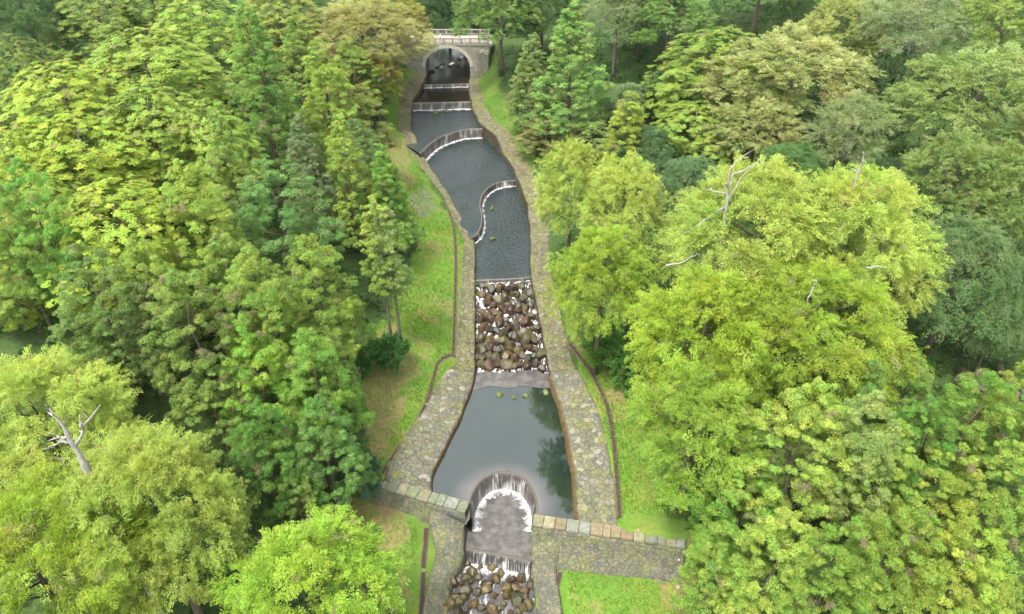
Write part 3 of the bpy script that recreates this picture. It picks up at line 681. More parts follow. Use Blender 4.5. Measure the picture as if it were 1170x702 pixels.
# ------------------------------------------------------------------ people on the bridge
def person(p, facing, shirt, hairm, label, stride=.12, arm=.1):
    bm = bmesh.new(); ly = bm.verts.layers.skin.verify()
    J = {}; 
    def v(k, co, r): x = bm.verts.new(co); x[ly].radius = r if isinstance(r, tuple) else (r, r); J[k] = x
    v('pel', (0, 0, .95), (.16, .11)); v('wai', (0, 0, 1.12), (.14, .10)); v('che', (0, 0, 1.33), (.18, .12)); v('nec', (0, 0, 1.48), (.06, .06)); v('hea', (0, .01, 1.58), (.075, .09)); v('top', (0, .01, 1.70), (.08, .095))
    for s, n in ((-1, 'l'), (1, 'r')):
        v('hip' + n, (s * .10, 0, .88), .095); v('kne' + n, (s * .11, s * stride * .6 + .03, .50), .06); v('ank' + n, (s * .11, s * stride, .09), .042); v('toe' + n, (s * .12, s * stride + .16, .04), .04)
        v('sho' + n, (s * .20, 0, 1.41), .06); v('elb' + n, (s * .26, -s * arm * .5, 1.14), .045); v('wri' + n, (s * .25, -s * arm + .07, .90), .034); v('han' + n, (s * .25, -s * arm + .10, .80), .035)
    E = ['pel wai', 'wai che', 'che nec', 'nec hea', 'hea top']
    for n in 'lr': E += [f'pel hip{n}', f'hip{n} kne{n}', f'kne{n} ank{n}', f'ank{n} toe{n}', f'che sho{n}', f'sho{n} elb{n}', f'elb{n} wri{n}', f'wri{n} han{n}']
    for e in E: a, b = e.split(); bm.edges.new((J[a], J[b]))
    J['pel'][ly].use_root = True
    me = bpy.data.meshes.new('person'); bm.to_mesh(me); bm.free(); o = link(bpy.data.objects.new('person', me))
    o.modifiers.new('skin', 'SKIN'); sd = o.modifiers.new('sub', 'SUBSURF'); sd.levels = 2; sd.render_levels = 2
    dg = bpy.context.evaluated_depsgraph_get(); m2 = bpy.data.meshes.new_from_object(o.evaluated_get(dg)); o.modifiers.clear(); o.data = m2
    m2.materials.clear()
    for m in (M['skin'], shirt, M['jeans'], M['shoe']): m2.materials.append(m)
    for f in m2.polygons:
        z, x = f.center.z, abs(f.center.x); f.use_smooth = True
        f.material_index = 3 if z < .09 else 2 if z < .98 and x < .215 else 1 if .93 < z < 1.46 and not (x > .21 and z < 1.08) else 0
    o.location = [float(c) for c in p]; o.rotation_euler = (0, 0, facing); tag(o, label, 'person', 'people crossing the bridge')
    bm = bmesh.new(); bmesh.ops.create_uvsphere(bm, u_segments=14, v_segments=10, radius=1)
    for w in bm.verts: w.co = Vector((w.co.x * .098, w.co.y * .115 - .015, 1.685 + w.co.z * .09 + (.02 if w.co.y < 0 else .03)))
    hm = bpy.data.meshes.new('hair'); bm.to_mesh(hm); bm.free(); hm.materials.append(hairm); link(bpy.data.objects.new('hair', hm), o)
for px, dy, sh, fc, lb in [(525, 3.0, 'red', 1.5, 'person in a red top walking on the stone bridge'), (546.5, 3.4, 'navy', -1.4, 'person in dark navy clothes, left of the pair on the bridge'),
                           (551, 3.8, 'grey', -1.2, 'person in dark grey clothes, right of the pair on the bridge'), (503, 3.2, 'white', 1.6, 'person in a white top crossing the left half of the bridge')]:
    x = at_y(px, 40, BY + dy)[0]; person((x, BY + dy, ZD), fc, M[sh], M['hair'], lb)

# ------------------------------------------------------------------ foliage generators (numpy; one quad per leaf spray)
def unit(v): return v / np.maximum(np.linalg.norm(v, axis=-1, keepdims=True), 1e-6)
def leaves(Pc, D, Nn, L, W, fold=.25):
    D = unit(D); side = unit(np.cross(D, Nn)); up = unit(np.cross(side, D))
    L = np.broadcast_to(np.asarray(L, float), (len(Pc),))[:, None]; W = np.broadcast_to(np.asarray(W, float), (len(Pc),))[:, None]
    a = Pc - D * L * .5; b = Pc + side * W * .5 - up * W * fold + D * L * .05; c = Pc + D * L * .5; d = Pc - side * W * .5 - up * W * fold + D * L * .05
    return np.stack([a, b, c, d], 1).reshape(-1, 3)
class Crown:
    def __init__(s): s.V = []; s.C = []
    def add(s, Pc, D, Nn, L, W, val, hue, dead, fold=.25):
        s.V.append(leaves(Pc, D, Nn, L, W, fold)); n = len(Pc)
        c = np.stack([np.broadcast_to(val, (n,)), np.broadcast_to(hue, (n,)), np.broadcast_to(dead, (n,)), np.ones(n)], 1); s.C.append(np.repeat(c, 4, 0))
    def mesh(s, name):
        V = np.concatenate(s.V); C = np.clip(np.concatenate(s.C), 0, 1); o = mesh_np(name, V, np.arange(len(V)).reshape(-1, 4), M['leaf'], None, False, {'leafvar': ('FLOAT_COLOR', C)})
        me = o.data; bpy.data.objects.remove(o); return me
def envelope(r, seed):
    ks = [(r.integers(2, 6), r.uniform(-4, 4), r.uniform(0, 6.28), r.uniform(.04, .12)) for _ in range(6)]
    return lambda ph, t: 1 + sum(a * np.sin(k * ph + q * t * 3 + p) for k, q, p, a in ks)
def sphere_dirs(r, n, zmin=-1.0):
    z = r.uniform(zmin, 1, n); a = r.uniform(0, 6.2832, n); q = np.sqrt(1 - z * z); return np.stack([q * np.cos(a), q * np.sin(a), z], 1)

def profile(kind, t):                        # crown radius over crown height t, 0 bottom to 1 top
    if kind == 'dome': return np.sqrt(np.clip(1 - np.clip((t - .25) / .75, -1, 1) ** 2, 0, 1)) * np.where(t < .25, .85 + .6 * t, 1)
    if kind == 'round': return np.clip(1 - t ** 1.7, 0, 1) ** .65 * np.clip(t * 4 + .6, 0, 1)
    if kind == 'egg': return np.clip(1 - t, 0, 1) ** .55 * np.clip(t * 4 + .55, 0, 1)
    if kind == 'cone': return (np.clip(1 - t, 0, 1) ** .72) * np.clip(t * 5 + .5, 0, 1) + .03
    if kind == 'slim': return (np.clip(1 - t, 0, 1) ** .4) * np.clip(t * 3 + .45, 0, 1)

def gen_layered(seed, h, rad, t0, prof, n_pl=620, per=30, pr=(.8, 1.4), leaf=(.44, .17), tilt=.42):
    r = np.random.default_rng(seed); C = Crown(); env = envelope(r, seed); zc0 = h * t0; hc = h * (1 - t0); pts = []
    nl = max(12, int(hc / .62)); levels = np.linspace(.02, .99, nl)
    cnt = np.array([max(.06, float(profile(prof, np.array(l)))) for l in levels]); cnt = (cnt / cnt.sum() * n_pl)
    for l, c in zip(levels, cnt):
        for i in range(int(c) + (r.random() < c % 1)):
            ph = r.uniform(0, 6.2832); t = np.clip(l + r.normal(0, .010), 0, 1); rr = rad * float(profile(prof, np.array(t))) * float(env(ph, t)) * (r.uniform(.84, 1.03) if r.random() < .78 else r.uniform(.4, .85))
            o = np.array([math.cos(ph), math.sin(ph), 0]); base = o * rr + np.array([0, 0, zc0 + hc * t + .08 * r.normal()])
            steep = tilt + .16 * r.normal() - .30 * (t > .93)
            ax = unit(o * math.cos(steep) - np.array([0, 0, math.sin(steep)])); sd = np.cross(ax, [0, 0, 1.]); sd = sd / np.linalg.norm(sd); nn = np.cross(sd, ax)
            R_ = r.uniform(*pr) * (1 if t < .9 else .65); n = per
            s_ = np.sqrt(r.uniform(.02, 1, n)); a = r.normal(0, .75, n)
            dv = np.cos(a)[:, None] * ax + np.sin(a)[:, None] * sd
            Pp = base + dv * (R_ * s_ - R_ * .45)[:, None]; Pp[:, 2] -= .28 * R_ * s_ ** 2; Pp += r.normal(0, .05, (n, 3))
            D = dv + r.normal(0, .18, (n, 3)) - np.array([0, 0, .18]) * s_[:, None]; NN = nn + r.normal(0, .22, (n, 3))
            v0 = r.uniform(.25, .8); hu = r.uniform(.2, .8); dead = .55 if r.random() < .025 else 0
            C.add(Pp, D, NN, leaf[0] * r.uniform(.7, 1.25, n), leaf[1] * r.uniform(.8, 1.3, n), v0 + r.normal(0, .1, n), hu + r.normal(0, .1, n), dead)
            pts.append(base)
    return C, pts
def gen_puffs(seed, h, rad, t0, prof, n_pf=260, per=64, pr=(.65, 1.15), leaf=(.42, .12), upb=.35, dead=.04, inner=.18, squash=.85):
    r = np.random.default_rng(seed); C = Crown(); env = envelope(r, seed); zc0 = h * t0; hc = h * (1 - t0); pts = []
    ts = r.uniform(0, 1, n_pf * 4); keep = r.uniform(0, 1, len(ts)) < (profile(prof, ts) * .92 + .08); ts = ts[keep][:n_pf]
    for t in ts:
        ph = r.uniform(0, 6.2832); fr = r.uniform(.80, 1.06) if r.random() > inner else r.uniform(.25, .8)
        rr = rad * float(profile(prof, np.array(t))) * float(env(ph, t)) * fr
        c = np.array([math.cos(ph) * rr, math.sin(ph) * rr, zc0 + hc * t]); o = np.array([math.cos(ph), math.sin(ph), .5]); R_ = r.uniform(*pr) * (1 if t < .85 else .75)
        subs = 4; n = per // subs; v0 = r.uniform(.28, .72); hu = r.uniform(.2, .8); dd = r.uniform(.5, .95) if r.random() < dead else 0
        for k in range(subs):
            sc = c + (sphere_dirs(r, 1, -.15)[0] * R_ * .60 + o * R_ * .2) * np.array([1, 1, squash]) * (k > 0); rs = R_ * (.62 if k == 0 else r.uniform(.36, .54))
            d = sphere_dirs(r, n, -.6); d = unit(d + o * .3 + np.array([0, 0, upb]))
            Pp = sc + d * (rs * r.uniform(.72, 1.06, n))[:, None] * np.array([1, 1, squash])
            tg = r.normal(0, 1, (n, 3)); tg -= d * np.sum(tg * d, 1, keepdims=True); D = unit(tg) + d * r.uniform(-.1, 1.3, n)[:, None]; NN = d + r.normal(0, .36, (n, 3))
            vv = v0 + r.normal(0, .07)
            C.add(Pp, D, NN, leaf[0] * r.uniform(.7, 1.3, n), leaf[1] * r.uniform(.8, 1.4, n), vv + r.normal(0, .10, n), hu + r.normal(0, .08, n), dd)
        pts.append(c)
    return C, pts
def gen_lobed(seed, h, rad, t0, n_lobe=16, sprays=70, per=36, lr=(.28, .42), leaf=(.225, .066), droop=.25, sl=1.1, dead=.03, flat=.8, hole=0.0, under=-.35, huesp=.14):
    r = np.random.default_rng(seed); C = Crown(); env = envelope(r, seed); zc = h * (t0 + 1) / 2; hv = h * (1 - t0) / 2; pts = []
    i = np.arange(n_lobe) + .5; zz = 1 - 1.35 * i / n_lobe; az = 2.39996 * i + r.uniform(0, 6)
    for q in range(n_lobe):
        z = np.clip(zz[q] + r.normal(0, .06), -.6, .98); s_ = math.sqrt(1 - z * z); R_ = rad * r.uniform(*lr); k = float(env(az[q], z))
        c = np.array([math.cos(az[q]) * s_ * (rad - R_ * .75) * k, math.sin(az[q]) * s_ * (rad - R_ * .75) * k, zc + z * (hv - R_ * flat * .8)])
        o = unit(c - np.array([0, 0, zc - hv * .3])); pts.append(c); v0 = r.uniform(.44, .64); h0 = r.uniform(.5 - huesp, .5 + huesp)
        d = sphere_dirs(r, sprays * 2); d = d[(d @ o > under) | (d[:, 2] > .2)][:sprays]
        lump = [(r.normal(0, 2.6, 3), r.uniform(0, 6.28)) for _ in range(4)]
        rr = R_ * (1 + .16 * sum(np.sin(d @ w + p) for w, p in lump)) * r.uniform(.72, 1.08, len(d))
        base = c + d * rr[:, None] * np.array([1, 1, flat])
        for b, dd_ in zip(base, d):
            if r.random() < hole: continue
            ax = unit(dd_ + .5 * np.array([o[0], o[1], 0]) + r.normal(0, .35, 3) - np.array([0, 0, droop])); sd = np.cross(ax, [0, 0, 1.]); sd = sd / (np.linalg.norm(sd) + 1e-6); nn = np.cross(sd, ax)
            n = per; tt = r.uniform(-.6, .6, n); sg = np.where(r.random(n) < .5, -1, 1.) * r.uniform(.0, 1., n)
            ln = sl * r.uniform(.7, 1.25)
            Pp = b + ax * (tt * ln)[:, None] + sd * (sg * ln * .36 * (1 - .6 * tt))[:, None] + nn * r.normal(0, .08, n)[:, None]; Pp[:, 2] -= droop * .5 * ln * (tt + .5) ** 2
            D = ax + sd * sg[:, None] * .9 + r.normal(0, .25, (n, 3)); NN = nn + r.normal(0, .4, (n, 3))
            vv = v0 + r.normal(0, .11); hh = h0 + r.normal(0, .10); de = r.uniform(.4, .9) if r.random() < dead else 0
            C.add(Pp, D, NN, leaf[0] * r.uniform(.7, 1.3, n), leaf[1] * r.uniform(.8, 1.3, n), vv + r.normal(0, .09, n), hh + r.normal(0, .07, n), de)
    return C, pts

def wood(seed, h, pts, r0, nb=14, lean=.0, top=.92, name='trunk', mat='bark'):
    rn = random.Random(seed); mb = MB(); k = 7
    path = [(rn.uniform(-1, 1) * .02 * h * (i > 0) * (i / k), rn.uniform(-1, 1) * .02 * h * (i > 0) * (i / k), h * top * i / (k - 1)) for i in range(k)]
    path[0] = (0, 0, -1.2)
    mb.tube(path, [r0 * (1.25 if i == 0 else 1) * (1 - .93 * i / (k - 1)) + .02 for i in range(k)], 8)
    for p in rn.sample(list(pts), min(nb, len(pts))):
        p = Vector(p); z0 = max(h * .18, p.z - .45 * math.hypot(p.x, p.y) - .3); z0 = min(z0, h * .85); f = z0 / (h * top) * (k - 1); i = int(f)
        a = Vector(path[min(i, k - 1)]).lerp(Vector(path[min(i + 1, k - 1)]), f - i) if i > 0 else Vector((0, 0, z0)); a.z = z0
        mid = a.lerp(p, .5) + Vector((rn.uniform(-.3, .3), rn.uniform(-.3, .3), -.15)); rb = r0 * .33 * (1 - .6 * z0 / h)
        mb.tube([a, mid, p], [rb, rb * .7, rb * .25], 5)
    o = mb.build(name, M[mat], None, True); me = o.data; bpy.data.objects.remove(o); return me

PROTO = {}
def proto(key, gen, h, rad, t0, seeds, r0, nb, top=.92, mat='bark', **kw):
    L = []
    for s in seeds:
        C, pts = gen(s, h, rad, t0, **kw); L.append((C.mesh('crown'), wood(s, h, pts, r0, nb, top=top, mat=mat)))
    PROTO[key] = (L, h, rad, t0)
proto('layered', gen_layered, 22, 6, .15, (101, 102, 103, 104), .40, 12, prof='dome', n_pl=960, per=88, leaf=(.25, .092), tilt=.36, pr=(.75, 1.3))
proto('layered_egg', gen_layered, 25, 5, .12, (111, 112), .40, 12, prof='egg', n_pl=680, per=30)
proto('puff', gen_puffs, 22, 4.6, .26, (121, 122, 123, 124, 125), .32, 10, top=.8, prof='round', n_pf=205, per=380, leaf=(.185, .062), pr=(.65, 1.2), inner=.10)
proto('cone', gen_puffs, 24, 3.8, .12, (131, 132, 133), .36, 14, prof='cone', n_pf=360, per=250, top=.8, pr=(.5, .95), upb=.4, leaf=(.185, .06), squash=1.15, dead=.05, inner=.12)
proto('slim', gen_puffs, 22, 2.1, .42, (141, 142), .20, 8, prof='slim', n_pf=80, per=240, leaf=(.18, .065), pr=(.55, .9), dead=.06, mat='bark_grey')
proto('feather', gen_lobed, 22, 7.5, .22, (151, 152, 153), .50, 16, n_lobe=20, sprays=100, per=56)
proto('big_feather', gen_lobed, 24, 10, .22, (161, 162, 163), .65, 22, n_lobe=36, sprays=110, per=52, lr=(.18, .30))
proto('broad', gen_lobed, 21, 8, .25, (171, 172, 173), .45, 20, n_lobe=24, sprays=76, per=50, lr=(.20, .32), leaf=(.21, .10), droop=.12, sl=1.0, hole=.12, dead=.05)
proto('thin_broad', gen_lobed, 21, 7, .25, (181, 182), .40, 24, n_lobe=20, sprays=66, per=42, lr=(.22, .34), leaf=(.20, .08), droop=.2, sl=1.2, hole=.18, dead=.08, mat='bark_grey')
proto('weep', gen_lobed, 20, 9, .1, (191, 192), .45, 14, n_lobe=30, sprays=84, per=48, lr=(.2, .3), leaf=(.24, .085), droop=.7, sl=1.3)
proto('bush', gen_lobed, 4, 2.6, .0, (201, 202, 203), .10, 6, n_lobe=9, sprays=26, per=20, lr=(.35, .5), leaf=(.34, .15), sl=.7, droop=.1)

TREE_COUNT = 0
FOOT = []
def tree(kind, cx, cy, rx, h, tint, label, cat='tree', name=None, group=None, var=None, frac=None, rad=None, rz=None):
    """cx, cy: where the crown's middle is seen; rx: half width there; h: height in metres"""
    global TREE_COUNT
    L, ph, pr, t0 = PROTO[kind]; i = TREE_COUNT; TREE_COUNT += 1; rn_ = random.Random(900 + i)
    me, tr = L[(i if var is None else var) % len(L)]
    fr = frac if frac is not None else {'cone': .52, 'slim': .70, 'puff': .58, 'layered': .66, 'layered_egg': .58, 'bush': .5}.get(kind, .64)
    h *= {'layered': .76, 'puff': .86, 'cone': .95, 'broad': .9, 'weep': .9}.get(kind, 1.0)
    z = 8.0
    for _ in range(60):
        p = at(cx, cy, min(z, 52)); z = .6 * z + .4 * (ground1(p[0], p[1]) + h * fr)
    g = ground1(p[0], p[1]); r = rx * depth(p) / F * {'puff': 1.05, 'cone': 1.12, 'layered': 1.20, 'broad': 1.05}.get(kind, 1.0)
    root = empty(name or {'layered': 'cypress_tree', 'layered_egg': 'cypress_tree', 'puff': 'cedar_tree', 'cone': 'conifer_tree', 'slim': 'slender_tree', 'feather': 'feathery_tree', 'big_feather': 'feathery_tree', 'bush': 'shrub', 'weep': 'weeping_tree'}.get(kind, 'broadleaf_tree'),
                 (p[0], p[1], g), rn_.uniform(0, 6.28) if rz is None else rz)
    sx = r / pr; sz = h / ph; root.scale = (sx, sx, sz); FOOT.append((p[0], p[1], g, h, r))
    c = link(bpy.data.objects.new('crown' if kind != 'bush' else 'foliage', me), root); f = rn_.uniform(.88, 1.12) if kind == 'puff' else rn_.uniform(.92, 1.08); c.color = (tint[0] * f, tint[1] * f, tint[2] * f, 1)
    t = link(bpy.data.objects.new('trunk' if kind != 'bush' else 'stem', tr), root)
    tag(root, label, cat, group); return root

YG, HY, HG, BG, MG = (.252, .300, .058), (.220, .270, .036), (.185, .245, .040), (.185, .255, .046), (.165, .225, .050)
DG, GG, OR, BL, LG = (.060, .105, .032), (.150, .185, .085), (.225, .215, .075), (.120, .20, .080), (.210, .270, .050)
TREES = [
 # --- top left: layered cypresses
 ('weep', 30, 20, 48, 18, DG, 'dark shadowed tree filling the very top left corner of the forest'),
 ('layered', 112, 22, 46, 21, (0.168, 0.207, 0.042), 'pale olive layered cypress at the top edge right of the dark corner'),
 ('layered', 175, 8, 42, 21, (0.156, 0.207, 0.042), 'layered cypress cut by the top edge, second from the dark corner'),
 ('layered', 172, 85, 66, 24, HG, 'large green layered cypress in the middle of the top left group'),
 ('layered', 235, 38, 52, 24, HG, 'green layered cypress left of the tall pointed conifer'),
 ('layered', 318, 18, 46, 22, (0.192, 0.213, 0.042), 'olive layered cypress at the top edge above the pointed conifer'),
 ('layered', 78, 122, 62, 22, HY, 'yellow-green layered cypress with broad dome below the dark top left corner'),
 ('layered', 22, 82, 36, 20, (0.144, 0.184, 0.036), 'small olive cypress on the left edge under the dark corner'),
 ('layered', 95, 182, 62, 21, HY, 'yellow layered cypress directly below the broad yellow dome at left'),
 ('layered', 22, 200, 46, 20, HY, 'yellow-green cypress on the left edge above the bright green cedar'),
 ('layered', 178, 150, 56, 22, HG, 'deep green layered cypress in the centre of the left forest'),
 ('layered', 240, 165, 44, 21, HG, 'layered cypress with dark hollows just left of the tall pointed conifer base'),
 ('layered', 138, 265, 62, 22, HY, 'big yellow cypress with shingle-like sprays in the middle left'),
 ('layered', 14, 345, 36, 19, HY, 'yellow cypress half cut by the left edge above the feathery giant'),
 ('layered', 65, 245, 34, 19, HG, 'green cypress wedged between the bright cedar and the big shingled cypress'),
 # --- left: cedars
 ('puff', 55, 275, 38, 23, (.135, .25, .045), 'vivid green cedar with rounded puffs near the left edge'),
 ('puff', 45, 345, 38, 21, MG, 'mid green cedar on the left just above the feathery giant'),
 ('puff', 128, 372, 48, 20, (.12, .18, .045), 'dark green cedar with bare twigs below the big shingled cypress'),
 ('puff', 85, 380, 36, 18, MG, 'small green cedar behind the snag of the feathery giant'),
 ('puff', 230, 272, 42, 24, LG, 'light green cedar right of the big shingled cypress'),
 ('puff', 180, 345, 36, 20, BG, 'green cedar in the hollow between light cedar and shingled cypress'),
 ('puff', 228, 400, 46, 22, MG, 'grey-tinged cedar with dead twigs left of the twin bright cedars'),
 ('puff', 268, 330, 36, 19, MG, 'narrow cedar squeezed behind the twin bright cedars'),
 ('puff', 322, 258, 50, 24, (.125, .21, .060), 'dark blue-green cedar with a rounded top in mid left'),
 ('puff', 305, 372, 44, 24, BG, 'left one of the twin bright cedars with cloud-like puffs'),
 ('puff', 364, 352, 45, 24, BG, 'right one of the twin bright cedars, facing the left lawn'),
 ('puff', 302, 455, 48, 23, (0.152, 0.252, 0.035), 'bright cedar standing in front of the twin cedars'),
 ('puff', 375, 520, 38, 20, (.135, .235, .060), 'fresh green cedar beside the left cross wall with trunk showing'),
 ('puff', 250, 480, 44, 20, MG, 'green cedar touching the right shoulder of the feathery giant'),
 ('puff', 310, 530, 42, 20, (0.112, 0.210, 0.038), 'cedar in the gap between the feathery giant and the wall cedar'),
 ('puff', 362, 448, 42, 21, (0.132, 0.224, 0.038), 'bushy cedar above the fresh green wall cedar'),
 ('puff', 345, 590, 30, 15, MG, 'low cedar behind the yellow-green tree at the bottom'),
 ('puff', 195, 428, 34, 17, (0.140, 0.182, 0.056), 'brownish cedar with pinkish dead sprays above the feathery giant'),
 ('puff', 386, 432, 25, 18, MG, 'slim cedar at the edge of the left lawn near the bare trunks'),
 ('puff', 285, 575, 34, 16, DG, 'dark low cedar in the shaded gap between the two bottom left trees'),
 # --- left: pointed conifers
 ('cone', 300, 108, 37, 26, (0.128, 0.209, 0.045), 'tall pointed conifer with straight silhouette at top left centre'),
 ('cone', 376, 128, 34, 23, LG, 'light green pointed conifer with pinkish dead tips right of the tallest one'),
 ('cone', 345, 85, 28, 22, MG, 'pointed conifer half hidden between the two light ones'),
 ('puff', 405, 92, 32, 20, (0.165, 0.231, 0.040), 'round topped green conifer below the orange-tinged tree'),
 ('puff', 412, 146, 32, 18, (0.173, 0.203, 0.048), 'olive conifer beside the red earth scar on the left bank'),
 ('cone', 354, 212, 26, 20, GG, 'greyish pointed conifer with dead needles in the left slope'),
 ('cone', 398, 212, 30, 21, LG, 'bright pointed conifer left of the slender bare-trunked pair'),
 ('puff', 410, 182, 24, 17, (.13, .20, .075), 'bluish green conifer below the olive one on the left slope'),
 ('cone', 442, 232, 26, 18, (0.150, 0.250, 0.042), 'bright green conifer above the left lawn beside the grey rock patch'),
 ('cone', 268, 218, 28, 22, MG, 'slim dark conifer left of the blue-green cedar'),
 ('slim', 434, 284, 22, 21, LG, 'left slender tree with a long bare leaning trunk on the lawn edge'),
 ('slim', 446, 290, 22, 20, (0.168, 0.215, 0.070), 'right slender tree with pale bare trunk by the left lawn'),
 ('feather', 415, 45, 66, 21, OR, 'orange-tinged broad tree left of the bridge'),
 ('broad', 446, 26, 38, 20, (0.218, 0.204, 0.048), 'golden olive tree overhanging the left end of the bridge'),
 ('broad', 428, 92, 30, 15, (0.196, 0.193, 0.042), 'golden tree on the left bank below the bridge'),
 # --- bottom left giants
 ('big_feather', 60, 502, 96, 22, YG, 'upper lobe of yellow feathery giant trees carrying the bleached snag'),
 ('big_feather', 180, 596, 90, 23, YG, 'right-hand yellow feathery giant bulging toward the stream at bottom left'),
 ('big_feather', 50, 665, 115, 21, (0.205, 0.265, 0.025), 'yellow feathery giant in the bottom left corner'),
 ('feather', 358, 684, 92, 19, (0.186, 0.270, 0.028), 'yellow-green dense tree at the bottom edge left of the rapids'),
 # --- bridge surroundings
 ('broad', 572, 14, 46, 23, (0.127, 0.193, 0.048), 'green pine-like tree overhanging the right end of the bridge'),
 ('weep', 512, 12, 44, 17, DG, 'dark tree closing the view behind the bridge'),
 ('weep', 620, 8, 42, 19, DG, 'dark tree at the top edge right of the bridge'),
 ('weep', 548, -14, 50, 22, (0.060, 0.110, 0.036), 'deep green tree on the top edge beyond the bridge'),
 ('cone', 652, 90, 38, 28, (0.150, 0.236, 0.060), 'tallest pointed cypress right of the bridge'),
 ('cone', 607, 100, 25, 21, (0.173, 0.223, 0.068), 'shorter pointed cypress with brown lower boughs left of the tallest one'),
 ('puff', 625, 155, 30, 9, (0.198, 0.196, 0.064), 'low brownish conifer at the foot of the pointed cypresses'),
 ('puff', 670, 155, 30, 9, (0.165, 0.210, 0.064), 'low green conifer at the foot of the tallest pointed cypress'),
 ('weep', 482, 8, 38, 20, (.06, .11, .035), 'added dark tree behind the left half of the bridge parapet'),  # added to block sky reflecting in the water under the arch
 ('weep', 530, 2, 36, 24, (.065, .115, .035), 'added tall dark tree straight behind the red-clad walker on the bridge'),  # added too, keeps bright sky out of the stream's reflection
 ('broad', 735, 2, 44, 20, (.13, .18, .05), 'green tree on the top edge between the thin grey tree and the broadleaf'),
 ('broad', 868, -6, 50, 20, (.15, .20, .05), 'green tree cut by the top edge above the wide orange one'),
 ('broad', 1000, 4, 44, 20, (.15, .19, .06), 'soft green tree on the top edge left of the thin limbed tree'),
 ('weep', 1012, 95, 34, 16, (.05, .09, .028), 'tree tinted dark for shade in the hollow between the orange and the fresh green trees'),  # shade of the hollow is put into this leaf tint
 # --- top right
 ('thin_broad', 705, 28, 36, 19, GG, 'grey-green open tree above the sunken meadow at the top'),
 ('broad', 765, 22, 48, 20, (0.115, 0.182, 0.048), 'green broadleaf tree on the top edge above the meadow'),
 ('broad', 716, 118, 34, 10, (0.115, 0.165, 0.072), 'low grey-green tree on the edge of the sunken meadow'),
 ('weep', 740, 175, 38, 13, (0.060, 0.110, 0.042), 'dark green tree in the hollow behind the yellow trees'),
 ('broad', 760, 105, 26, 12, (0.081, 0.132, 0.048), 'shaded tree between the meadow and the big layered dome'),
 ('layered', 822, 75, 62, 25, (.175, .23, .038), 'big rounded cypress dome with layered sprays right of the meadow'),
 ('layered', 795, 150, 44, 18, (.175, .23, .04), 'lower layered cypress below the big rounded dome'),
 ('cone', 714, 165, 28, 19, (0.225, 0.270, 0.045), 'narrow yellow-tipped conifer above the yellow trees right of the stream'),
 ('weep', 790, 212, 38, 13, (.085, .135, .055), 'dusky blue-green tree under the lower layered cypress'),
 ('broad', 905, 92, 80, 22, (.245, .255, .090), 'wide tree with orange and ochre leaves at top right'),
 ('broad', 862, 150, 48, 17, (.24, .25, .09), 'ochre tinged tree in front of the wide orange one'),
 ('broad', 960, 45, 44, 21, (.235, .25, .08), 'golden tree at the top edge right of the wide orange one'),
 ('thin_broad', 1045, 38, 56, 22, GG, 'grey-green thin tree with bare limbs at the top edge on the right'),
 ('broad', 1112, 118, 76, 23, (.185, .235, .070), 'large fresh green broadleaf tree near the right edge'),
 ('broad', 1148, 30, 48, 22, (.18, .23, .06), 'green broadleaf tree in the top right corner'),
 ('thin_broad', 968, 160, 42, 18, (.150, .180, .070), 'thin silvery tree in the hollow right of the ochre trees'),
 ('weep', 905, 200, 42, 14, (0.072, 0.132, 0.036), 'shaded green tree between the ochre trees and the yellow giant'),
 ('broad', 1085, 215, 58, 20, (.15, .20, .055), 'mid green broadleaf tree over the dark hollow at right'),
 ('broad', 1150, 225, 48, 20, (.14, .19, .05), 'green broadleaf tree cut by the right edge at mid height'),
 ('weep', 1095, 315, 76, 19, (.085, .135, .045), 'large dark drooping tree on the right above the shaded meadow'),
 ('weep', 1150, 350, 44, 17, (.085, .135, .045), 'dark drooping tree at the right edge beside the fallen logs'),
 ('weep', 1010, 215, 40, 12, (0.036, 0.066, 0.024), 'tree tinted nearly black for shade in the deep hollow right of the bare pole'),  # near-black leaf tint paints the shade of the hollow
 # --- yellow trees right of the stream
 ('feather', 652, 222, 42, 20, YG, 'small yellow feathery tree nearest the stream on the right'),
 ('feather', 712, 245, 46, 21, YG, 'yellow feathery tree just right of the one nearest the stream'),
 ('feather', 688, 326, 56, 21, (0.186, 0.250, 0.028), 'yellow feathery tree leaning over the right bank by the cascade'),
 ('big_feather', 868, 290, 112, 27, YG, 'central yellow giant with bleached dead branches on its top'),
 ('big_feather', 965, 290, 84, 26, YG, 'right part of the yellow giants with a bare pale pole above'),
 ('big_feather', 912, 385, 100, 22, (0.195, 0.255, 0.028), 'middle yellow giant sitting below the ones with bare branches'),
 ('feather', 800, 400, 78, 23, (0.200, 0.260, 0.025), 'yellow feathery tree hanging over the right lawn'),
 ('feather', 795, 490, 70, 18, (0.172, 0.244, 0.031), 'yellow-green feathery tree with visible trunk on the right lawn'),
 # --- bottom right cedars
 ('puff', 908, 522, 52, 24, LG, 'tall light green cedar rising under the middle yellow giant'),
 ('puff', 972, 482, 30, 20, (0.140, 0.224, 0.056), 'narrow cedar right under the yellow giants'),
 ('puff', 1024, 465, 36, 17, (0.148, 0.210, 0.042), 'round topped cedar beside the shaded meadow'),
 ('puff', 1100, 500, 46, 21, (0.145, 0.238, 0.038), 'broad bright cedar below the shaded meadow'),
 ('puff', 1152, 478, 34, 20, (0.214, 0.252, 0.045), 'yellowish cedar cut by the right edge below the logs'),
 ('puff', 1045, 520, 40, 18, (0.107, 0.203, 0.035), 'dark cedar in the fold left of the broad bright cedar'),
 ('puff', 955, 575, 44, 22, (0.181, 0.224, 0.064), 'cedar with brownish dead patch on its side at lower right'),
 ('puff', 1005, 548, 36, 18, BG, 'small bright cedar right of the brown-patched cedar'),
 ('puff', 1062, 582, 48, 22, (0.214, 0.266, 0.042), 'yellowish cedar in the middle of the lower right forest'),
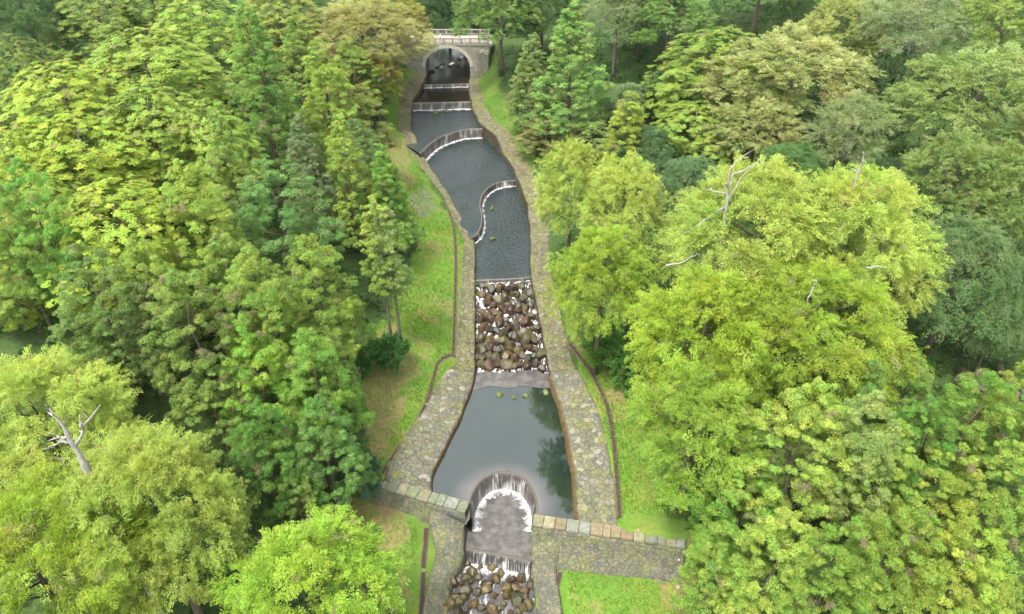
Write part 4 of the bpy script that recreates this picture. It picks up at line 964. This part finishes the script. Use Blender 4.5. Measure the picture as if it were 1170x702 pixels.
 ('puff', 1138, 560, 44, 20, BG, 'green cedar near the right edge of the lower forest'),
 ('puff', 845, 590, 46, 20, (0.140, 0.238, 0.038), 'cedar growing beneath the feathery tree with visible trunk'),
 ('puff', 818, 655, 38, 17, (0.165, 0.252, 0.042), 'cedar at the end of the right cross wall'),
 ('puff', 880, 655, 48, 21, LG, 'light cedar on the bottom edge right of the bare patch'),
 ('puff', 945, 668, 48, 21, (0.157, 0.245, 0.038), 'bright cedar on the bottom edge in the middle of the lower right group'),
 ('puff', 1015, 655, 48, 22, (0.190, 0.259, 0.042), 'yellow-green cedar on the bottom edge below the yellowish middle cedar'),
 ('puff', 1088, 668, 50, 21, (0.214, 0.266, 0.042), 'golden green cedar on the bottom edge toward the right corner'),
 ('puff', 1148, 640, 46, 20, BG, 'bright green cedar in the bottom right corner'),
 ('puff', 860, 545, 34, 17, MG, 'shaded cedar between the tall light cedar and the feathery trees'),
 # --- shrubs
 ('bush', 443, 402, 22, 4.5, (0.034, 0.102, 0.022), 'dark green bush around the feet of the slender trees'),
 ('bush', 420, 408, 18, 4, (0.048, 0.120, 0.024), 'green bush left of the dark bush under the slender trees'),
 ('bush', 412, 538, 22, 6, (0.042, 0.102, 0.054), 'dark bluish bush at the left end of the cross wall'),
 ('bush', 424, 610, 9, 1.2, (0.060, 0.168, 0.024), 'tiny green bush on the bare ground below the left wall'),
 ('bush', 690, 398, 24, 5, (0.072, 0.156, 0.024), 'green bush under the tree leaning by the cascade'),
 ('bush', 722, 418, 28, 5, (0.060, 0.144, 0.024), 'wide dark green bush behind the bare earth spot on the right lawn'),
 ('bush', 775, 575, 16, 3, (0.084, 0.144, 0.036), 'brownish bush at the end of the right lawn'),
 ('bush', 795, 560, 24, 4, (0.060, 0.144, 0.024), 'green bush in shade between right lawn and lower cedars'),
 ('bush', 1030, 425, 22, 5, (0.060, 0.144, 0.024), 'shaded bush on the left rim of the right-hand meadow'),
]
for t in TREES:
    k = t[0]; cat = {'bush': 'shrub'}.get(k, 'tree')
    grp = {'layered': 'layered cypresses of the forest', 'puff': 'cedars of the forest', 'cone': 'pointed conifers of the forest', 'feather': 'yellow feathery trees', 'big_feather': 'yellow feathery trees',
           'broad': 'broadleaf trees', 'thin_broad': 'broadleaf trees', 'weep': 'dark drooping trees', 'slim': 'slender bare trunked trees', 'bush': 'shrubs under the trees'}[k]
    tree(*t, cat=cat, group=grp)

# bleached dead wood standing out of the crowns
def snag(name, chains, label, cat='dead tree', rad=.25):
    if cat == 'dead tree':                  # its trunk stands on the ground
        c0 = np.array(chains[0][0]); g0 = np.array([c0[0] + .4, c0[1] - .3, ground1(c0[0], c0[1]) - .3]); chains = [[g0, g0 * .5 + c0 * .5] + list(chains[0])] + list(chains[1:])
    b = np.array(chains[0][0]); r = empty(name, b); tag(r, label, cat)
    for i, c in enumerate(chains):
        q = [tuple(np.array(p) - b) for p in c]; n = len(q); r0 = rad * (1 if i == 0 else .55); mb = MB()
        q2 = [tuple(np.array(q[0]) * (1 - t) + np.array(q[0]) * t) for t in (0,)] ; rnn = random.Random(i + int(abs(b[0]) * 10)); pts = []; rr = []
        for k in range(n - 1):
            for t in (0, .33, .66):
                p = np.array(q[k]) * (1 - t) + np.array(q[k + 1]) * t; f = (k + t) / (n - 1); f = max(0, f * 2 - 1) if i == 0 and cat == 'dead tree' else f
                pts.append(tuple(p + np.array([rnn.uniform(-1, 1) for _ in range(3)]) * .09 * (f > 0))); rr.append(r0 * (1 - .8 * f) * rnn.uniform(.82, 1.15))
        pts.append(q[-1]); rr.append(r0 * .12); mb.tube(pts, rr, 7)
        for k in range(5 if i == 0 else 3):
            a = np.array(pts[rnn.randrange(max(2, len(pts) * 2 // 3) if i == 0 else 2, len(pts))]) if len(pts) > 3 else np.array(pts[-1]); dv = np.array([rnn.uniform(-1, 1), rnn.uniform(-1, 1), rnn.uniform(-.2, 1)]); dv *= rnn.uniform(2.0, 5.0) * r0 / np.linalg.norm(dv)
            mb.tube([tuple(a), tuple(a + dv * .6 + np.array([0, 0, .1 * r0])), tuple(a + dv)], [r0 * .28, r0 * .2, r0 * .05], 5); mb.build('trunk' if i == 0 else 'branch', M['bark_pale'], r, True)
    return r
def line(y, *pts): return [at_y(a, b, y + d) for a, b, d in [(p + (0,))[:3] for p in pts]]
Ys = on_ground(80, 700)[1]
def footY(label):
    for o in bpy.data.objects:
        if o.get('label') == label: return o.location.copy()
f1 = footY('upper lobe of yellow feathery giant trees carrying the bleached snag')
y1 = f1[1] - 8
snag('dead_tree', [line(y1, (97, 532), (90, 518), (72, 490), (56, 465)), line(y1, (86, 510), (96, 488), (115, 462)), line(y1, (80, 505), (70, 504), (58, 512)), line(y1, (94, 489), (91, 479)), line(y1, (78, 500), (64, 497))],
     'bleached forked snag poking out of the yellow giant at left', rad=.25)
y2 = footY('central yellow giant with bleached dead branches on its top')[1] - 2
snag('dead_tree', [line(y2, (826, 262), (830, 236), (831, 218), (838, 200), (868, 186)), line(y2, (832, 232), (845, 205), (866, 184)), line(y2, (829, 236), (812, 246), (790, 262, -2), (780, 268, -3)),
     line(y2, (830, 222), (815, 219), (803, 216)), line(y2, (831, 215), (833, 195), (843, 183), (860, 172))], 'pale many-branched dead top above the central yellow giant', rad=.19)
y3 = footY('right part of the yellow giants with a bare pale pole above')[1] - 1
snag('dead_tree', [line(y3, (962, 262), (968, 240), (977, 208), (987, 176)), line(y3, (972, 226), (982, 215), (991, 205))], 'bare pale pole with one side branch above the right yellow giant', rad=.25)
snag('dead_branch', [line(y2 - 8, (760, 304), (776, 301), (788, 296), (798, 290))], 'pale dead branch lying in the left flank of the central yellow giant', 'branch', rad=.09)
snag('dead_branch', [line(y3 - 9, (990, 306), (1002, 304), (1014, 306))], 'short pale dead twig on the right flank of the yellow giants', 'branch', rad=.09)
snag('dead_branch', [line(y3 - 12, (922, 345), (928, 332), (933, 322))], 'upright pale dead stub in the middle of the yellow giants', 'branch', rad=.09)

# fallen logs by the shaded meadow, boards by the pointed cypresses
for i, (a, b, r) in enumerate([((1096, 424), (1135, 446), .5), ((1104, 434), (1128, 447), .35), ((1140, 420), (1165, 455), .42)]):
    A, B = on_ground(*a, .35), on_ground(*b, .35); mb = MB(); n = 8
    pts = [tuple((A * (1 - t) + B * t) - A + np.array([0, 0, .12 * math.sin(t * 5 + i)])) for t in np.linspace(0, 1, n)]; mb.tube(pts, [r * (1.1 - .4 * t) for t in np.linspace(0, 1, n)], 9)
    o = mb.build('fallen_log', M['bark'], None, True); o.location = A; tag(o, ['long brown fallen log below the dark drooping tree at right', 'short thin log lying beside the long fallen log', 'brown log at the right edge under the drooping tree'][i], 'log', 'fallen logs')
for i, (x, y, m_) in enumerate([(636, 161, 'redpaint'), (640, 159, 'whitepaint'), (643, 157, 'redpaint')]):
    p = on_ground(x, y, .5); mb = MB(); mb.box((0, 0, 0), (.45, 2.2, .12), .45, .02); o = mb.build('board', M[m_]); o.location = p; o.rotation_euler = (.25, 0, 0)
    tag(o, ['red board, leftmost of three at the foot of the tallest cypress', 'white board between two red ones by the cypress', 'red board, rightmost of three at the foot of the tallest cypress'][i], 'board', 'painted boards')

# ------------------------------------------------------------------ grass and undergrowth (nobody could count these)
def scatter_points(n, x0, x1, y0, y1, r):
    X = r.uniform(x0, x1, n); Y = r.uniform(y0, y1, n); return X, Y
r_ = np.random.default_rng(77)
X, Y = scatter_points(420000, -30, 42, 36, 175, r_); Z = ground(X, Y); a, b, c = cover(X, Y, Z)
xl, xr, lev, up = bank_coords(X, Y); wl = np.interp(Y, AP_L_Y, AP_L_W); wr = np.interp(Y, AP_L_Y, AP_R_W)
dens = vnoise(X, Y, .55, 41) * .5 + vnoise(X, Y, 2.0, 42) * .25
ok = (a > .5) & (r_.random(len(X)) > b * 1.25) & ((xl - X > wl + .15) | (X - xr > wr + .15)) & (dens > -.30 + .25 * r_.normal(size=len(X)))
ok &= ~((np.abs(Y - y_wall(X)) < 2.4) & (X > WALL_L0[0] - 1) & (X < WALL_R1[0] + 1)) & (r_.random(len(X)) < np.clip(1.5 - Y / 130, .35, 1))
X, Y, Z = X[ok], Y[ok], Z[ok]; n = len(X); print('grass tufts', n)
base = np.stack([X, Y, Z + .06], 1); d = unit(np.stack([r_.normal(0, .6, n), r_.normal(0, .6, n), np.ones(n)], 1)); nn = sphere_dirs(r_, n)
ln = r_.uniform(.12, .34, n) * (1 + .5 * np.clip(vnoise(X, Y, .4, 43), -1, 1))
ln = np.where(r_.random(n) < .03, ln * 2.4, ln)
V = leaves(base + d * ln[:, None] * .4, d, nn, ln, (.05 + .05 * r_.random(n)))
cl = np.stack([np.clip(.45 + .20 * vnoise(X, Y, 1.1, 44) + r_.normal(0, .24, n), 0, 1), np.clip(.5 + .4 * vnoise(X, Y, .6, 45) + r_.normal(0, .2, n), 0, 1), np.where(r_.random(n) < .04, .6, 0), np.ones(n)], 1)
g = mesh_np('grass', V, np.arange(len(V)).reshape(-1, 4), M['leaf'], None, False, {'leafvar': ('FLOAT_COLOR', np.repeat(cl, 4, 0))}); g.color = (.098, .155, .017, 1)
tag(g, 'bright short grass on the banks and lawns beside the stream', 'grass', None, 'stuff')

X, Y = scatter_points(26000, -150, 150, 28, 290, r_)
keep = (np.abs(X) < Y * .85 + 18); X, Y = X[keep], Y[keep]; Z = ground(X, Y); a, b, c = cover(X, Y, Z)
xl, xr, lev, up = bank_coords(X, Y)
px, py = proj(X, Y, Z)
ok = (a < .5) & (c < .5) & ((xl - X > 6) | (X - xr > 5)) & ~((np.abs(Y - 171) < 6) & (X > -45) & (X < 10))
X, Y, Z = X[ok], Y[ok], Z[ok]; n = len(X); print('undergrowth clumps', n)
per = 13; hgt = np.clip(.9 + .8 * vnoise(X, Y, .12, 51) + r_.exponential(.5, n), .3, 4)
u = sphere_dirs(r_, n * per, -.1); rad_ = np.repeat(r_.uniform(.6, 1.5, n), per)
c0 = np.repeat(np.stack([X, Y, Z + .1], 1), per, 0); Pp = c0 + u * rad_[:, None] * np.stack([np.ones(n * per), np.ones(n * per), np.repeat(hgt, per) / rad_], 1) * r_.uniform(.5, 1, n * per)[:, None]
D = u + r_.normal(0, .4, u.shape) - np.array([0, 0, .2]); NN = np.stack([r_.normal(0, .5, n * per), r_.normal(0, .5, n * per), np.ones(n * per)], 1)
V = leaves(Pp, D, NN, r_.uniform(.5, 1.1, n * per), r_.uniform(.22, .42, n * per))
mead = np.zeros(n, bool)
for q in MEADOW: mead |= in_poly(*proj(X, Y, Z), q)
v0 = np.repeat(np.where(mead, 1.6, r_.uniform(.2, .8, n)), per)
cl = np.stack([np.clip(v0 + r_.normal(0, .1, n * per), 0, 2.2), np.clip(np.repeat(r_.uniform(.2, .7, n), per), 0, 1), np.repeat(np.where(r_.random(n) < .05, .5, 0), per), np.ones(n * per)], 1)
ug = mesh_np('undergrowth', V, np.arange(len(V)).reshape(-1, 4), M['leaf'], None, False, {'leafvar': ('FLOAT_COLOR', np.repeat(cl, 4, 0))}); ug.color = (.036, .078, .016, 1)  # dark tint stands in for shade in the gaps between trees
tag(ug, 'leafy undergrowth darkened for hollow shade covering the forest floor between the trees', 'undergrowth', None, 'stuff')

hz = MB(); hz.box((0, 690, 54), (3400, 2100, 240)); m, nt_, out_ = new_mat('thin_air_haze')
pv = nt_.nodes.new('ShaderNodeVolumePrincipled'); pv.inputs['Color'].default_value = (.88, .93, 1, 1); pv.inputs['Density'].default_value = HAZE; nt_.links.new(pv.outputs[0], out_.inputs['Volume'])
if HAZE > 0: tag(hz.build('haze', m), kind='stuff')
# ------------------------------------------------------------------ sky, sun, camera
SUN_EL, SUN_AZ = R(66), R(-140)               # azimuth measured from +Y toward +X
W = bpy.data.worlds.new('World'); S.world = W; W.use_nodes = True; nt = W.node_tree; nt.nodes.clear()
sky = nt.nodes.new('ShaderNodeTexSky'); sky.sky_type = 'NISHITA'; sky.sun_disc = False; sky.sun_elevation = SUN_EL; sky.sun_rotation = SUN_AZ; sky.dust_density = 3.0; sky.air_density = 1.0; sky.altitude = 300
hs = nt.nodes.new('ShaderNodeHueSaturation'); hs.inputs['Saturation'].default_value = .22; nt.links.new(sky.outputs[0], hs.inputs['Color'])   # overcast: the blue is veiled by cloud
wm = nt.nodes.new('ShaderNodeMix'); wm.data_type = 'RGBA'; wm.blend_type = 'MULTIPLY'; wm.inputs[0].default_value = 1; wm.inputs[7].default_value = (.99, 1, .95, 1); nt.links.new(hs.outputs[0], wm.inputs[6])
bg = nt.nodes.new('ShaderNodeBackground'); bg.inputs['Strength'].default_value = .15; nt.links.new(wm.outputs[2], bg.inputs[0])
wo = nt.nodes.new('ShaderNodeOutputWorld'); nt.links.new(bg.outputs[0], wo.inputs[0])
sd = bpy.data.lights.new('sun', 'SUN'); sd.energy = 1.3; sd.angle = R(12); sd.color = (1, .96, .88); so = link(bpy.data.objects.new('sun', sd))
sdir = Vector((math.sin(SUN_AZ) * math.cos(SUN_EL), math.cos(SUN_AZ) * math.cos(SUN_EL), math.sin(SUN_EL))); so.rotation_euler = (-sdir).to_track_quat('-Z', 'Y').to_euler(); so.location = (0, 60, 120)
cd = bpy.data.cameras.new('camera'); cd.sensor_width = 36; cd.lens = 36 * F / 1170; cd.clip_end = 6000; cd.clip_start = .5
co = link(bpy.data.objects.new('camera', cd)); co.location = (0, 0, H); co.rotation_euler = (math.pi / 2 - PITCH, 0, 0); S.camera = co
S.render.engine = 'CYCLES'; S.cycles.use_denoising = True; S.cycles.max_bounces = 6; S.cycles.diffuse_bounces = 4; S.cycles.glossy_bounces = 2; S.cycles.transmission_bounces = 3; S.cycles.transparent_max_bounces = 8
S.view_settings.view_transform = 'Standard'; S.view_settings.look = 'None'; S.view_settings.gamma = 1; S.view_settings.use_curve_mapping = False; S.view_settings.exposure = 2.5
